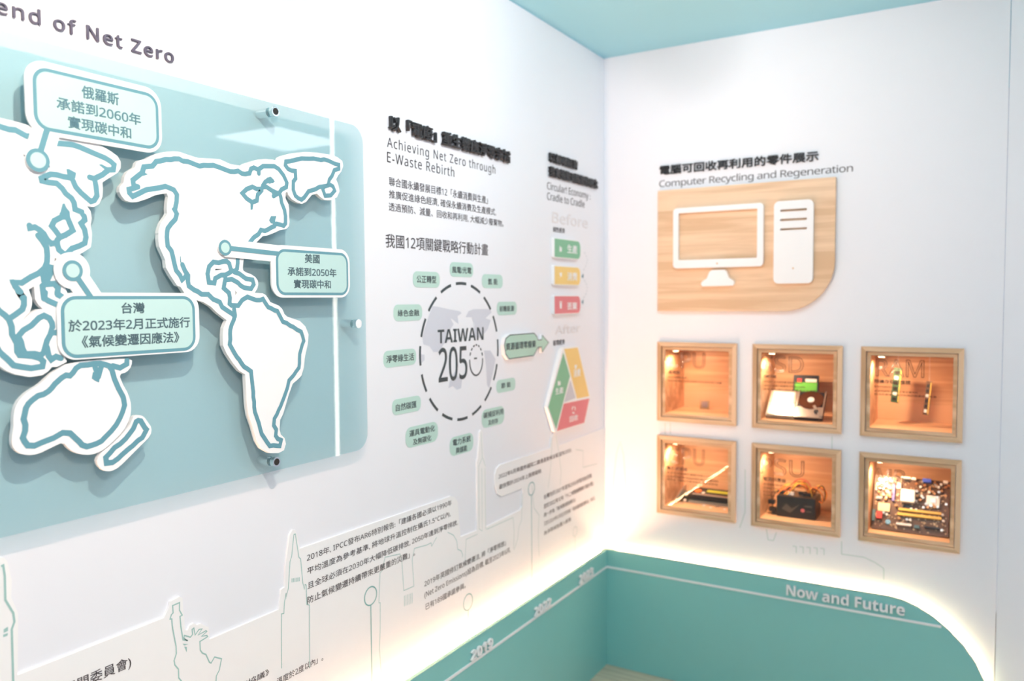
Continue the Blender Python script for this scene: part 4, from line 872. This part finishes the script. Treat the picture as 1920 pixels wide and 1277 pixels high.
    part('video_port', 1729, 1745, 893, 907, .018, mat('port_blue', (70, 96, 200), .4)); part('port_block', 1687, 1706, 888, 900, .018, SILV); part('port_block', 1707, 1716, 892, 902, .016, SILV); part('port_block', 1767, 1776, 900, 908, .014, SILV)
    part('blue_slot', 1672, 1677, 912, 950, .009, mat('slot_violet', (120, 110, 170), .4)); part('white_slot', 1680, 1688, 908, 922, .010, SILV)
    part('cream_block', 1646, 1669, 955, 974, .008, mat('cream_block', (226, 206, 160), .4)); part('red_connector', 1644, 1655, 975, 990, .010, mat('conn_red', (214, 66, 54), .4)); part('dark_chip', 1693, 1711, 957, 964, .005, BLK)
    part('teal_connector', 1636, 1641, 970, 996, .010, mat('conn_teal', (80, 110, 116), .4)); part('teal_connector', 1717, 1727, 1001, 1008, .009, MATS['conn_teal']); part('dark_chip', 1693, 1703, 900, 905, .006, BLK)
    a, b = P(1667, 996); cyl('coin_battery', (a, b, .002), (a, b, .006), .0085, CHROME, t, X=X)
    rnd = random.Random(9)
    pts_ = [(rnd.uniform(1640, 1680), rnd.uniform(897, 950)) for _ in range(22)] + [(rnd.uniform(1716, 1777), rnd.uniform(905, 962)) for _ in range(26)] + [(1730, 924), (1748, 926), (1760, 927), (1772, 934), (1774, 953), (1772, 915), (1759, 916), (1725, 916), (1733, 912), (1645, 912), (1655, 911), (1663, 917), (1648, 922), (1658, 925), (1666, 921), (1646, 931), (1655, 935), (1664, 932), (1643, 944), (1651, 942), (1661, 943), (1668, 941), (1688, 988), (1703, 990), (1709, 990), (1710, 966), (1719, 967), (1681, 960), (1664, 980), (1658, 977), (1768, 976), (1770, 989), (1768, 1009), (1645, 902), (1658, 900), (1666, 901), (1718, 948), (1726, 945), (1728, 936), (1720, 936)]
    for x_, y_ in pts_:
        a, b = P(x_, y_)
        if not (.004 < a < wdt - .004 and .004 < b < .190): continue
        hgt = rnd.choice((.008, .011)); c = cyl('capacitor', (a, b, .002), (a, b, .002 + hgt), .0042, rnd.choice((STEEL, SILV, mat('cap_copper', (200, 140, 90), .3, .6))), t, seg=12, X=X)
    for k in range(220):
        a, b = rnd.uniform(.004, wdt - .010), rnd.uniform(.004, .186)
        if k == 0: bmm = bmesh.new()
        abox(bmm, a, a + rnd.uniform(.002, .006), b, b + rnd.uniform(.002, .005), .002, rnd.uniform(.0035, .0055), 0, X)
    me = bpy.data.meshes.new('surface_components'); bmm.to_mesh(me); bmm.free(); tag(link('surface_components', me, mat('tiny_parts', (206, 176, 136), .4), t), kind='stuff')
    for xx in (.02, wdt - .02): box('support_leg', (xx - .003, xx + .003, .10, .140, 0, .004), ACRY, t, 0, Matrix.Translation((e + .006, 0, g)))
chips()

# ------------------------------------------------------------------ put every origin where its object stands
bpy.data.objects.remove(_to); bpy.data.curves.remove(_tc)
for o in [x for x in bpy.data.objects if x.users_collection == ()]: bpy.data.objects.remove(o)
def world_pts(o): return [v.co for v in o.data.vertices] if o.type == 'MESH' else []
for root in [o for o in COL.objects if o.parent is None and o.type in ('EMPTY', 'MESH')]:
    fam = [root] + list(root.children_recursive)
    pts = [p for o in fam for p in world_pts(o)]
    if not pts: continue
    lo = Vector((min(p.x for p in pts), min(p.y for p in pts), min(p.z for p in pts))); hi = Vector((max(p.x for p in pts), max(p.y for p in pts), max(p.z for p in pts)))
    c = Vector(((lo.x + hi.x) / 2, (lo.y + hi.y) / 2, lo.z)); done = set()
    for o in fam:
        if o.type == 'MESH' and o.data.name not in done:
            done.add(o.data.name); o.data.transform(Matrix.Translation(-c))
    for o in root.children:
        if o.type == 'LIGHT': o.location -= c
    root.location = c
